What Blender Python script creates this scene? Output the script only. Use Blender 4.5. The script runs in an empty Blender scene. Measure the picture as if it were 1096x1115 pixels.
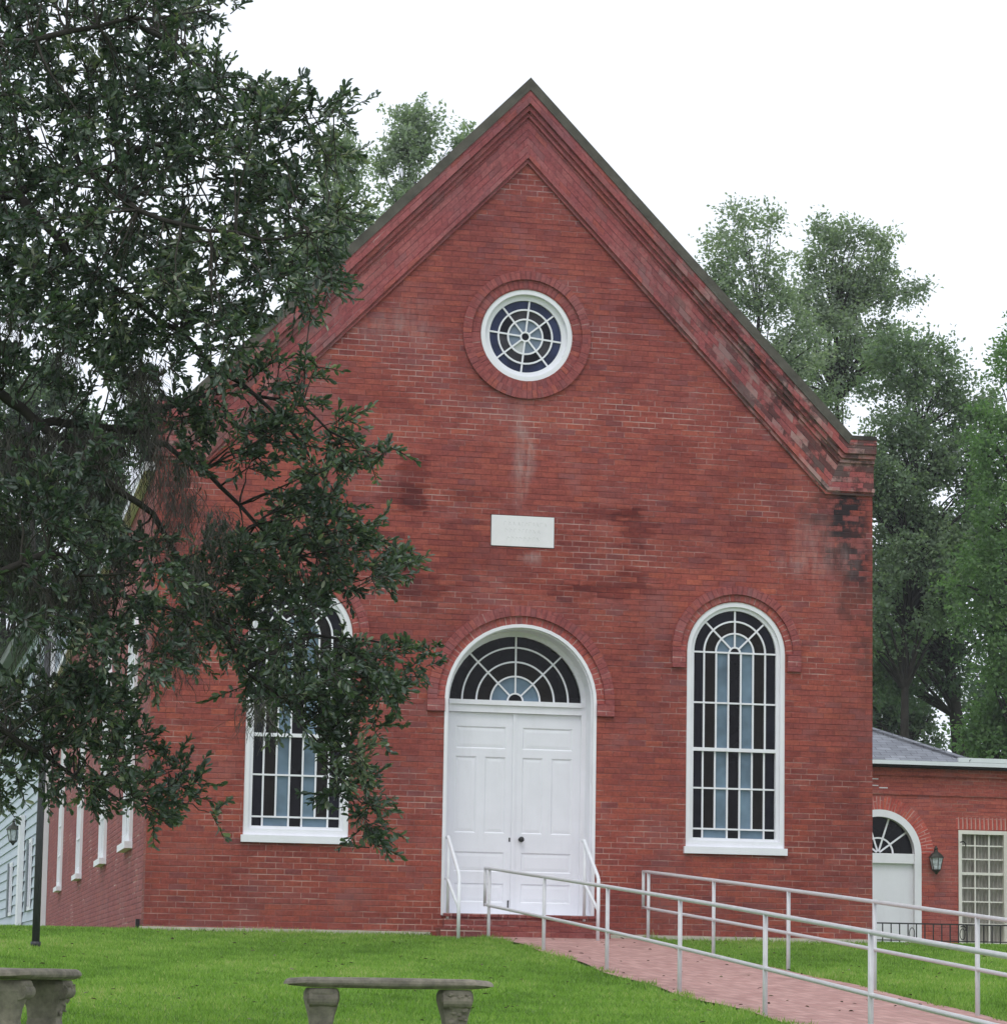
import bpy, math, random
import numpy as np
from mathutils import Vector, Matrix
from mathutils.geometry import tessellate_polygon

R = math.radians
random.seed(7)
rng = np.random.default_rng(7)
scene = bpy.context.scene
COL = scene.collection

# ------------------------------------------------------------------ camera
CX, CY, CZ = -2.4942, -34.1815, -0.5239
YAW, PITCH, ROLL, FPX, PPY = 0.1979, 0.1265, 0.0166, 3055.04, 677.56
Fw = Vector((math.sin(YAW) * math.cos(PITCH), math.cos(YAW) * math.cos(PITCH), math.sin(PITCH)))
Rt = Vector((math.cos(YAW), -math.sin(YAW), 0))
Up = Rt.cross(Fw)
cr, sr = math.cos(ROLL), math.sin(ROLL)
Rt2 = cr * Rt + sr * Up
Up2 = cr * Up - sr * Rt
cam_d = bpy.data.cameras.new('camera')
cam = bpy.data.objects.new('camera', cam_d)
COL.objects.link(cam)
M = Matrix.Identity(4)
for i in range(3):
    M[i][0], M[i][1], M[i][2] = Rt2[i], Up2[i], -Fw[i]
M[0][3], M[1][3], M[2][3] = CX, CY, CZ
cam.matrix_world = M
cam_d.sensor_fit = 'HORIZONTAL'
cam_d.sensor_width = 36
cam_d.lens = FPX / 1096 * 36
cam_d.shift_y = (PPY - 557.5) / 1096
cam_d.clip_start = 0.5
cam_d.clip_end = 3000
scene.camera = cam

def at(px, py, Y):
    """world point on the vertical plane y=Y seen at a photograph pixel"""
    up, vp = px - 548, py - PPY
    d = Fw + Rt2 * (up / FPX) - Up2 * (vp / FPX)
    o = Vector((CX, CY, CZ))
    return o + d * ((Y - CY) / d.y)

# ------------------------------------------------------------------ light
world = bpy.data.worlds.new('World')
scene.world = world
world.use_nodes = True
nt = world.node_tree
nt.nodes.clear()
wo = nt.nodes.new('ShaderNodeOutputWorld')
bg = nt.nodes.new('ShaderNodeBackground')
sky = nt.nodes.new('ShaderNodeTexSky')
sky.sky_type = 'NISHITA'
sky.sun_disc = False
sky.sun_elevation = R(58)
sky.sun_rotation = R(205)
sky.air_density = 1.0
sky.dust_density = 4.0
hsv = nt.nodes.new('ShaderNodeHueSaturation')
hsv.inputs['Saturation'].default_value = 0.25
mixw = nt.nodes.new('ShaderNodeMix')
mixw.data_type = 'RGBA'
mixw.inputs[0].default_value = 0.72           # share of the bright even cloud cover
mixw.inputs[7].default_value = (10.3, 11.0, 12.2, 1)
bg.inputs['Strength'].default_value = 0.105
nt.links.new(sky.outputs[0], hsv.inputs['Color'])
nt.links.new(hsv.outputs[0], mixw.inputs[6])
nt.links.new(mixw.outputs[2], bg.inputs['Color'])
nt.links.new(bg.outputs[0], wo.inputs[0])

sd = bpy.data.lights.new('sun', 'SUN')
sd.energy = 0.7
sd.angle = R(25)
sd.color = (1, 0.97, 0.92)
sun = bpy.data.objects.new('sun', sd)
COL.objects.link(sun)
az, el = R(205), R(58)       # sun stands high, behind the camera and a little to its left
sv = Vector((math.sin(az) * math.cos(el), math.cos(az) * math.cos(el), math.sin(el)))
sun.rotation_euler = sv.to_track_quat('Z', 'Y').to_euler()
sun.location = (0, -20, 40)

vs = scene.view_settings
vs.view_transform = 'Standard'
vs.look = 'None'
vs.exposure = 0.28
vs.gamma = 1.0
scene.cycles.use_denoising = True
scene.cycles.max_bounces = 6
scene.cycles.transparent_max_bounces = 8

# ------------------------------------------------------------------ node helpers
class NT:
    def __init__(self, name):
        self.m = bpy.data.materials.new(name)
        self.m.use_nodes = True
        self.t = self.m.node_tree
        self.t.nodes.clear()
        self.out = self.t.nodes.new('ShaderNodeOutputMaterial')
        self.p = self.t.nodes.new('ShaderNodeBsdfPrincipled')
        self.t.links.new(self.p.outputs[0], self.out.inputs[0])
    def n(self, typ, **kw):
        nd = self.t.nodes.new(typ)
        for k, v in kw.items():
            setattr(nd, k, v)
        return nd
    def put(self, sock, v):
        if hasattr(v, 'is_output') or isinstance(v, bpy.types.NodeSocket):
            self.t.links.new(v, sock)
        else:
            if sock.type == 'RGBA' and len(v) == 3:
                v = (*v, 1)
            sock.default_value = v
    def math(self, op, a, b=None, c=None, clamp=False):
        nd = self.n('ShaderNodeMath', operation=op, use_clamp=clamp)
        self.put(nd.inputs[0], a)
        if b is not None: self.put(nd.inputs[1], b)
        if c is not None: self.put(nd.inputs[2], c)
        return nd.outputs[0]
    def mix(self, f, a, b, mode='MIX'):
        nd = self.n('ShaderNodeMix', data_type='RGBA', blend_type=mode)
        self.put(nd.inputs[0], f); self.put(nd.inputs[6], a); self.put(nd.inputs[7], b)
        return nd.outputs[2]
    def noise(self, vec, scale, detail=4, rough=0.55, dist=0.0):
        nd = self.n('ShaderNodeTexNoise')
        nd.inputs['Scale'].default_value = scale
        nd.inputs['Detail'].default_value = detail
        nd.inputs['Roughness'].default_value = rough
        nd.inputs['Distortion'].default_value = dist
        if vec is not None: self.put(nd.inputs['Vector'], vec)
        return nd.outputs[0]
    def ramp(self, f, stops, interp='LINEAR'):
        nd = self.n('ShaderNodeValToRGB')
        cr_ = nd.color_ramp
        cr_.interpolation = interp
        while len(cr_.elements) < len(stops): cr_.elements.new(0.5)
        for e, (pos, c) in zip(cr_.elements, stops):
            e.position = pos
            e.color = (*c, 1) if len(c) == 3 else c
        self.put(nd.inputs[0], f)
        return nd.outputs[0]
    def rng(self, v, a, b, c=0.0, d=1.0):
        nd = self.n('ShaderNodeMapRange')
        self.put(nd.inputs[0], v)
        for i, x in enumerate((a, b, c, d)): nd.inputs[i + 1].default_value = x
        return nd.outputs[0]
    def coords(self, kind='Object'):
        return self.n('ShaderNodeTexCoord').outputs[kind]
    def mapv(self, vec, scale):
        nd = self.n('ShaderNodeMapping')
        self.put(nd.inputs[0], vec)
        nd.inputs['Scale'].default_value = scale
        return nd.outputs[0]
    def xyz(self, vec):
        nd = self.n('ShaderNodeSeparateXYZ')
        self.put(nd.inputs[0], vec)
        return nd.outputs
    def comb(self, x, y, z=0.0):
        nd = self.n('ShaderNodeCombineXYZ')
        self.put(nd.inputs[0], x); self.put(nd.inputs[1], y); self.put(nd.inputs[2], z)
        return nd.outputs[0]
    def attr(self, name):
        return self.n('ShaderNodeAttribute', attribute_name=name).outputs['Fac']
    def bump(self, h, strength=0.3, dist=0.01):
        nd = self.n('ShaderNodeBump')
        nd.inputs['Strength'].default_value = strength
        nd.inputs['Distance'].default_value = dist
        self.put(nd.inputs['Height'], h)
        self.t.links.new(nd.outputs[0], self.p.inputs['Normal'])
    def fin(self, base=None, rough=None, spec=None, metal=None):
        if base is not None: self.put(self.p.inputs['Base Color'], base)
        if rough is not None: self.put(self.p.inputs['Roughness'], rough)
        if spec is not None: self.put(self.p.inputs['Specular IOR Level'], spec)
        if metal is not None: self.put(self.p.inputs['Metallic'], metal)
        return self.m

def brick_mat(name, stops, h=0.0715, L=0.215, joint=0.010, light_mortar=0.5, stains=(), facade=False,
              mould=0.0, lightcol=(.60, .44, .40), grime=1.0):
    b = NT(name)
    uv = b.n('ShaderNodeUVMap').outputs[0]
    u, v, _ = b.xyz(uv)
    P = b.coords('Object')
    wob = b.noise(uv, 9.0, 2)
    v = b.math('ADD', v, b.math('MULTIPLY', b.math('SUBTRACT', wob, .5), .006))
    row_f = b.math('DIVIDE', v, h)
    row = b.math('FLOOR', row_f)
    fv = b.math('FRACT', row_f)
    wr = b.n('ShaderNodeTexWhiteNoise', noise_dimensions='1D')
    b.put(wr.inputs['W'], row)
    off = b.math('ADD', b.math('MULTIPLY', b.math('MODULO', row, 2.0), .5), b.math('MULTIPLY', wr.outputs[0], .22))
    uf = b.math('ADD', b.math('DIVIDE', u, L), off)
    idu = b.math('FLOOR', uf)
    fu = b.math('FRACT', uf)
    w2 = b.n('ShaderNodeTexWhiteNoise', noise_dimensions='2D')
    b.put(w2.inputs['Vector'], b.comb(idu, row))
    r1 = w2.outputs[0]
    w3 = b.n('ShaderNodeTexWhiteNoise', noise_dimensions='2D')
    b.put(w3.inputs['Vector'], b.comb(b.math('ADD', idu, 37.3), row))
    r2 = w3.outputs[0]
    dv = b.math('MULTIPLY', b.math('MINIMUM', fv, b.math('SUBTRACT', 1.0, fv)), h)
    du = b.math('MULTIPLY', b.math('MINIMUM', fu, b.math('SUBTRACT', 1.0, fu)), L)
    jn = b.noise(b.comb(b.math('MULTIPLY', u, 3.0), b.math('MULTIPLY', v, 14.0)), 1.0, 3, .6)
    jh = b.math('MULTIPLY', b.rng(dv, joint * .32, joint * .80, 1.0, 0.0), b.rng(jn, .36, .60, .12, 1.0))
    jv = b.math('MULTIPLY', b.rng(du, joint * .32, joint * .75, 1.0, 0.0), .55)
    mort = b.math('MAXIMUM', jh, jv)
    # bricks
    big = b.noise(P, .62, 6, .66)
    tone = b.math('ADD', b.math('MULTIPLY', r1, .38), b.math('MULTIPLY', big, .62))
    base = b.ramp(tone, stops)
    odd = b.math('GREATER_THAN', r2, .94)
    base = b.mix(b.math('MULTIPLY', odd, .38), base, (.17, .060, .072))
    odd2 = b.math('LESS_THAN', r2, .06)
    base = b.mix(b.math('MULTIPLY', odd2, .30), base, (.47, .13, .075))
    fine = b.noise(P, 26, 5, .75)
    base = b.mix(.75, base, b.ramp(fine, [(.27, (.55, .52, .53)), (.5, (1.0, 1.0, 1.0)), (.73, (1.42, 1.42, 1.40))]), 'MULTIPLY')
    smear = b.noise(b.comb(b.math('MULTIPLY', u, 6.0), b.math('MULTIPLY', v, 22.0)), 1.0, 4, .65)
    base = b.mix(.7, base, b.ramp(smear, [(.3, (.74, .70, .72)), (.52, (1, 1, 1)), (.74, (1.24, 1.22, 1.22))]), 'MULTIPLY')
    mid = b.noise(P, 2.1, 5, .65)
    base = b.mix(.6, base, b.ramp(mid, [(.3, (.82, .79, .84)), (.7, (1.12, 1.12, 1.08))]), 'MULTIPLY')
    streak = b.noise(b.comb(b.math('MULTIPLY', u, 1.1), b.math('MULTIPLY', v, 11.0)), 1.0, 4, .6)
    base = b.mix(.8, base, b.ramp(streak, [(.3, (.80, .77, .80)), (.5, (1, 1, 1)), (.72, (1.14, 1.14, 1.12))]), 'MULTIPLY')
    veil = b.rng(b.math('ADD', b.noise(P, 1.3, 6, .68), b.math('MULTIPLY', b.math('SUBTRACT', r2, .5), .12)), .50, .70, 0.0, .42)
    base = b.mix(veil, base, (.315, .150, .155))
    # mortar: dark red in most places with painted joint shadow, pale where it was repointed
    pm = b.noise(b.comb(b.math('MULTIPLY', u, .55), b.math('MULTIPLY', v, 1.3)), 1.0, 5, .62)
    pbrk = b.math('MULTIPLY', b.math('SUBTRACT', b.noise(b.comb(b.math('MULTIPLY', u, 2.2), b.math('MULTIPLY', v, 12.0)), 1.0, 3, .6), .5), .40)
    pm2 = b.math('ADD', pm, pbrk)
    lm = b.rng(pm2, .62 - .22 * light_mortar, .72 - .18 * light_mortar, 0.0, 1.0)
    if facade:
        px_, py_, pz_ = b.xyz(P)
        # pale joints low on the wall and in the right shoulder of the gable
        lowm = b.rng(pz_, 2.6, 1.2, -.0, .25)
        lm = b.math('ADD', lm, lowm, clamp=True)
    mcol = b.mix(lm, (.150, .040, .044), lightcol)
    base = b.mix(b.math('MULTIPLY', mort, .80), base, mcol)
    if facade:
        x, y, z = px_, py_, pz_
        # gable weathered to a duller, purpler red; warm orange red lower down
        dk = b.math('MULTIPLY', b.rng(z, 2.6, .4, 0.0, 1.0), b.rng(b.noise(P, 1.7, 5, .65), .3, .65, .2, 1.0))
        base = b.mix(b.math('MULTIPLY', dk, .7), base, (.80, .74, .72), 'MULTIPLY')
        g = b.rng(z, 3.0, 9.5, 0.0, 1.0)
        g = b.math('MULTIPLY', g, b.rng(b.noise(P, .7, 4), .3, .75, .45, 1.0))
        base = b.mix(b.math('MULTIPLY', g, .62), base, b.mix(1.0, base, (.80, .86, 1.15), 'MULTIPLY'))
        nz = b.n('ShaderNodeTexNoise'); nz.inputs['Scale'].default_value = 2.3; nz.inputs['Detail'].default_value = 5
        b.put(nz.inputs['Vector'], P)
        wx, wy, wz = b.xyz(nz.outputs['Color'])
        for (sx, sz, rx, rz, st, colr) in stains:
            ex = b.math('DIVIDE', b.math('ADD', b.math('SUBTRACT', x, sx), b.math('MULTIPLY', b.math('SUBTRACT', wx, .5), rx * 2.4)), rx)
            ez = b.math('DIVIDE', b.math('ADD', b.math('SUBTRACT', z, sz), b.math('MULTIPLY', b.math('SUBTRACT', wz, .5), rz * 2.4)), rz)
            d = b.math('SQRT', b.math('ADD', b.math('MULTIPLY', ex, ex), b.math('MULTIPLY', ez, ez)))
            if colr == 'damp':
                d = b.math('ADD', d, b.math('ADD', b.math('MULTIPLY', b.math('SUBTRACT', r1, .5), .45), b.math('MULTIPLY', b.math('SUBTRACT', streak, .5), 1.6)))
            edge = (.80, 1.08) if colr == 'damp' else (.35, 1.15)
            msk = b.math('MULTIPLY', b.rng(d, edge[0], edge[1], 1.0, 0.0), st)
            if colr == 'damp':
                base = b.mix(msk, base, b.mix(1.0, base, (.66, .54, .55), 'MULTIPLY'))
            elif colr == 'lime':
                base = b.mix(b.math('MULTIPLY', msk, b.rng(b.noise(b.mapv(P, (9, 9, 2.0)), 1.0, 4, .7), .35, .7)), base, (.50, .42, .43))
            else:
                bl = b.math('MULTIPLY', msk, b.rng(b.math('ADD', b.noise(P, 5.5, 5, .7), b.math('MULTIPLY', b.math('SUBTRACT', r1, .5), .32)), .36, .52))
                base = b.mix(bl, base, (.030, .022, .026))
        if mould > 0:
            ax = b.math('MAXIMUM', b.rng(x, 5.4, 7.9, 0.08, 1.0), b.rng(x, 3.2, .3, 0.0, .8))
            nn = b.math('ADD', b.noise(P, 4.6, 6, .72), b.math('MULTIPLY', b.math('SUBTRACT', r1, .5), .34))
            bl = b.math('MULTIPLY', b.rng(nn, .46, .575), b.math('MULTIPLY', ax, mould))
            pink = b.math('MULTIPLY', b.rng(b.math('ADD', b.noise(P, 3.1, 5, .7), b.math('MULTIPLY', b.math('SUBTRACT', r2, .5), .34)), .47, .66), b.math('MULTIPLY', ax, .75 * mould))
            base = b.mix(pink, base, (.40, .31, .30))
            base = b.mix(b.math('MULTIPLY', bl, .82), base, (.034, .026, .028))
        # long weather streaks
        stv = b.noise(b.mapv(P, (2.4, 2.4, .22)), 1.0, 5, .65)
        base = b.mix(.5 * grime, base, b.ramp(stv, [(.32, (.84, .80, .84)), (.62, (1.06, 1.05, 1.05))]), 'MULTIPLY')
        blot = b.noise(P, .42, 5, .6)
        base = b.mix(1.0, base, b.ramp(blot, [(.32, (.70, .68, .70)), (.5, (.86, .83, .80)), (.68, (.98, .94, .88))]), 'MULTIPLY')
    hgt = b.math('SUBTRACT', b.math('MULTIPLY', fine, .35), mort)
    b.bump(hgt, .55, .010)
    return b.fin(base, b.rng(fine, .3, .7, .78, .95), .25)

def paint(name, col, rough=.45, var=.10, dirt=.0, scale=1.0):
    b = NT(name)
    P = b.coords('Object')
    n1 = b.noise(P, 3 * scale, 5, .6)
    n2 = b.noise(b.mapv(P, (7 * scale, 7 * scale, 1.2 * scale)), 1.0, 5, .7)
    c = b.mix(1.0, col, b.ramp(n1, [(.3, (1 - var,) * 3), (.7, (1.0, 1.0, 1.0))]), 'MULTIPLY')
    if dirt > 0:
        c = b.mix(b.math('MULTIPLY', b.rng(n2, .52, .78), dirt), c, (.23, .22, .19))
    b.bump(b.noise(P, 60 * scale, 3), .12, .004)
    return b.fin(c, b.rng(n1, .3, .7, rough - .08, rough + .12), .4)

def simple(name, col, rough=.5, metal=0.0, var=.25, scale=8, bumpd=.0, spec=.4):
    b = NT(name)
    P = b.coords('Object')
    n1 = b.noise(P, scale, 6, .65)
    c = b.mix(1.0, col, b.ramp(n1, [(.28, (1 - var,) * 3), (.72, (1 + var * .6,) * 3)]), 'MULTIPLY')
    if bumpd: b.bump(n1, .6, bumpd)
    return b.fin(c, b.rng(n1, .3, .7, max(.02, rough - .1), rough + .1), spec, metal)

def leaf_mat(name, stops, rough=.42, trans=.25, spec=.5):
    b = NT(name)
    t = b.attr('tint')
    c = b.ramp(t, stops)
    b.fin(c, rough, spec)
    tr = b.n('ShaderNodeBsdfTranslucent')
    b.put(tr.inputs['Color'], b.mix(1.0, c, (1.25, 1.5, .7), 'MULTIPLY'))
    mx = b.n('ShaderNodeMixShader')
    mx.inputs[0].default_value = trans
    b.t.links.new(b.p.outputs[0], mx.inputs[1])
    b.t.links.new(tr.outputs[0], mx.inputs[2])
    b.t.links.new(mx.outputs[0], b.out.inputs[0])
    return b.m

def glass(name, col, rough=.08, var=.5, scale=2.0):
    b = NT(name)
    P = b.coords('Object')
    n = b.noise(P, scale, 3, .6)
    c = b.mix(1.0, col, b.ramp(n, [(.3, (1 - var,) * 3), (.7, (1 + var,) * 3)]), 'MULTIPLY')
    b.bump(b.noise(P, 5, 3), .35, .012)
    return b.fin(c, rough, .14)

# ------------------------------------------------------------------ materials
BR = [(.08, (.205, .064, .060)), (.3, (.285, .073, .063)), (.55, (.345, .088, .068)), (.8, (.39, .108, .075)), (1, (.435, .143, .09))]
STAINS = [
    (3.17, 5.62, .20, .42, .9, 'damp'), (3.05, 5.45, .36, .18, .9, 'damp'),
    (3.30, 4.25, .30, .32, .85, 'damp'), (3.15, 4.45, .22, .35, .7, 'damp'),
    (6.05, 5.20, .32, .28, .85, 'damp'), (5.75, 5.36, .50, .12, .8, 'damp'),
    (5.75, 4.42, .52, .17, .8, 'damp'), (5.35, 4.32, .34, .12, .7, 'damp'),
    (3.9, 5.50, .38, .08, .7, 'damp'), (6.6, 6.2, .5, .22, .35, 'damp'), (2.9, 6.6, .5, .2, .4, 'damp'),
    (6.3, 8.0, .45, .18, .4, 'damp'),
    (4.58, 6.10, .15, .85, .62, 'lime'), (4.5, 4.75, 1.5, .42, .40, 'damp'), (7.6, 5.6, .9, .5, .30, 'damp'), (1.6, 2.4, .9, .7, .3, 'damp'), (8.3, 1.6, .6, .8, .35, 'damp'), (4.70, 4.75, .18, .09, .7, 'lime'), (2.9, 7.6, .5, .3, .35, 'lime'),
    (8.80, 5.55, .48, .55, 1.0, 'mould'), (8.92, 4.95, .32, .75, .9, 'mould'), (9.1, 3.9, .2, .9, .5, 'mould'), (8.9, 2.4, .5, .9, .25, 'mould'),
    (.30, 5.5, .40, .5, .8, 'mould'), (.25, 4.9, .22, .6, .6, 'mould'),
    (8.4, 5.0, .55, .5, .35, 'lime'),
]
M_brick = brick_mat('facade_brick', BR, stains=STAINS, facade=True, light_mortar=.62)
M_band = brick_mat('cornice_brick', [(.05, (.29, .084, .084)), (.5, (.40, .112, .108)), (1, (.50, .19, .175))], facade=True, mould=.9, light_mortar=.25, joint=.009)
M_hood = brick_mat('hood_brick', [(.05, (.20, .055, .058)), (.5, (.28, .074, .072)), (1, (.34, .11, .10))], h=.0715, L=.40, light_mortar=.45, joint=.013)
M_ring = brick_mat('rowlock_brick', [(.05, (.27, .065, .064)), (.5, (.37, .09, .08)), (1, (.43, .13, .11))], h=.0715, L=.40, light_mortar=.95, joint=.012)
M_side = brick_mat('side_brick', [(.05, (.22, .066, .068)), (.5, (.30, .085, .083)), (1, (.36, .12, .11))], light_mortar=.30, joint=.017)
M_step = brick_mat('step_brick', [(.05, (.16, .05, .05)), (.5, (.26, .07, .06)), (1, (.33, .11, .08))], light_mortar=.75, joint=.013)
M_annex = brick_mat('annex_brick', [(.05, (.29, .070, .056)), (.5, (.37, .090, .070)), (1, (.42, .115, .09))], light_mortar=.6, lightcol=(.42, .25, .2), joint=.011)
M_soldier = brick_mat('soldier_brick', [(.05, (.36, .066, .056)), (.5, (.46, .09, .07)), (1, (.52, .13, .09))], h=.0715, L=.5, light_mortar=1.1, joint=.016)
M_white = paint('white_paint', (.79, .79, .835), .42, .07, .10)
M_white2 = paint('white_door_paint', (.77, .775, .825), .45, .06, .09)
M_cream = paint('cream_window_paint', (.74, .72, .66), .5, .1, .2)
M_clap = paint('clapboard_paint', (.46, .53, .61), .5, .12, .12)
M_fascia = paint('fascia_metal', (.70, .74, .78), .35, .08, .1)
M_rail = simple('galvanised_rail', (.57, .57, .585), .38, .0, .10, 14, 0, .5)
M_hrail = simple('white_pipe_paint', (.72, .735, .76), .4, .0, .06, 10)
M_coping = simple('mossy_coping', (.100, .092, .078), .85, 0, .45, 5, .01, .2)
M_cap = simple('blackened_cap', (.055, .050, .046), .9, 0, .5, 6, .01, .15)
M_stone = simple('weathered_concrete', (.275, .245, .195), .9, 0, .5, 11, .006, .2)
M_marble = paint('datestone_marble', (.78, .762, .785), .5, .1, .06)
M_mark = simple('worn_letter_cut', (.61, .625, .62), .7, 0, .3, 20)
M_found = simple('concrete_ledge', (.50, .45, .38), .85, 0, .3, 7, .004)
M_roof = simple('dark_shingles', (.07, .072, .078), .85, 0, .3, 20, .004)
M_iron = simple('black_iron', (.018, .018, .020), .5, 0, .2, 10)
M_pole = simple('dark_metal_post', (.030, .031, .034), .5, 0, .2, 6)
M_bark = simple('grey_bark', (.060, .053, .046), .92, 0, .5, 9, .02, .15)
M_bark2 = simple('dark_bark', (.040, .036, .031), .92, 0, .45, 7, .02, .15)
M_dark = simple('dark_gap', (.012, .010, .010), .9, 0, .1)
G_black = glass('black_glass', (.0045, .0038, .006), .07)
G_navy = glass('navy_glass', (.028, .036, .085), .12)
G_navy2 = glass('dark_navy_glass', (.006, .006, .012), .10)
G_brown = glass('brown_glass', (.0075, .0055, .004), .10)
G_grey = glass('smoky_glass', (.045, .042, .050), .12)
G_blue = glass('pale_blue_glass', (.13, .19, .25), .15, .35)
G_pale = glass('pale_glass', (.16, .20, .26), .2, .3)
G_cream = glass('cream_glass', (.42, .44, .44), .3, .2)
G_side = glass('sky_sheen_side_glass', (.55, .57, .60), .2, .2)  # grazing sky reflection is painted into this pane colour
G_clear = glass('window_pane_dark', (.045, .045, .045), .05)
M_curtain = simple('net_curtain', (.36, .345, .31), .9, 0, .2, 6)
M_lglass = glass('lantern_glass', (.48, .52, .56), .12, .5, 14)
M_verd = simple('aged_bronze', (.05, .055, .045), .55, .6, .4, 20)
M_moss = simple('spanish_moss_fibre', (.072, .068, .058), .95, 0, .35, 3)

def shingle_mat():
    b = NT('grey_shingles')
    uv = b.n('ShaderNodeUVMap').outputs[0]
    br = b.n('ShaderNodeTexBrick')
    b.put(br.inputs['Vector'], uv)
    br.inputs['Scale'].default_value = 1
    br.inputs['Brick Width'].default_value = .30
    br.inputs['Row Height'].default_value = .14
    br.inputs['Mortar Size'].default_value = .006
    br.inputs['Color1'].default_value = (.17, .18, .205, 1)
    br.inputs['Color2'].default_value = (.26, .275, .305, 1)
    br.inputs['Mortar'].default_value = (.08, .085, .10, 1)
    P = b.coords('Object')
    c = b.mix(.6, br.outputs[0], b.ramp(b.noise(P, 6, 6, .7), [(.3, (.7,) * 3), (.7, (1.25,) * 3)]), 'MULTIPLY')
    return b.fin(c, .9, .2)
M_shingle = shingle_mat()

def lawn_mat():
    b = NT('lawn_soil_and_turf')
    P = b.coords('Object')
    n1 = b.noise(P, .45, 5, .6)
    n2 = b.noise(P, 14, 6, .75)
    c = b.ramp(n1, [(.3, (.105, .205, .034)), (.55, (.135, .245, .046)), (.75, (.175, .265, .064))])
    c = b.mix(.8, c, b.ramp(n2, [(.3, (.55, .6, .5)), (.7, (1.3, 1.25, 1.2))]), 'MULTIPLY')
    b.bump(n2, .8, .03)
    return b.fin(c, .9, .15)
M_lawn = lawn_mat()
M_blade = leaf_mat('grass_blade', [(0, (.105, .190, .032)), (.38, (.190, .325, .058)), (.75, (.29, .42, .100)), (1, (.46, .45, .22))], .55, .45, .25)

def path_mat():
    b = NT('path_paving_brick')
    uv = b.n('ShaderNodeUVMap').outputs[0]
    br = b.n('ShaderNodeTexBrick')
    b.put(br.inputs['Vector'], uv)
    br.inputs['Scale'].default_value = 1
    br.inputs['Brick Width'].default_value = .205
    br.inputs['Row Height'].default_value = .10
    br.inputs['Mortar Size'].default_value = .006
    br.inputs['Color1'].default_value = (.37, .205, .185, 1)
    br.inputs['Color2'].default_value = (.47, .285, .255, 1)
    br.inputs['Mortar'].default_value = (.31, .21, .19, 1)
    P = b.coords('Object')
    c = b.mix(.8, br.outputs[0], b.ramp(b.noise(P, 5, 6, .7), [(.3, (.72, .70, .70)), (.7, (1.2, 1.2, 1.18))]), 'MULTIPLY')
    c = b.mix(b.math('MULTIPLY', b.rng(b.noise(P, 1.3, 5, .7), .58, .75), .35), c, (.16, .13, .075))
    b.bump(br.outputs['Fac'], -.4, .006)
    return b.fin(c, .9, .2)
M_path = path_mat()

OAK = leaf_mat('live_oak_leaf', [(0, (.028, .050, .036)), (.45, (.066, .104, .072)), (.8, (.125, .168, .108)), (1, (.26, .28, .19))], .36, .32, .7)
BGL = [leaf_mat('pale_leaf', [(0, (.17, .215, .175)), (.5, (.25, .30, .235)), (1, (.34, .385, .30))], .6, .5, .3),
       leaf_mat('mid_leaf', [(0, (.11, .16, .112)), (.5, (.18, .24, .165)), (1, (.27, .33, .21))], .6, .5, .3),
       leaf_mat('deep_leaf', [(0, (.065, .105, .075)), (.5, (.105, .155, .102)), (1, (.17, .22, .135))], .6, .48, .3),
       leaf_mat('fresh_leaf', [(0, (.085, .155, .068)), (.5, (.14, .235, .10)), (1, (.21, .31, .135))], .6, .5, .3)]
M_litter = leaf_mat('dry_leaf', [(0, (.03, .022, .012)), (.6, (.075, .05, .025)), (1, (.26, .24, .16))], .8, .1, .2)

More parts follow.
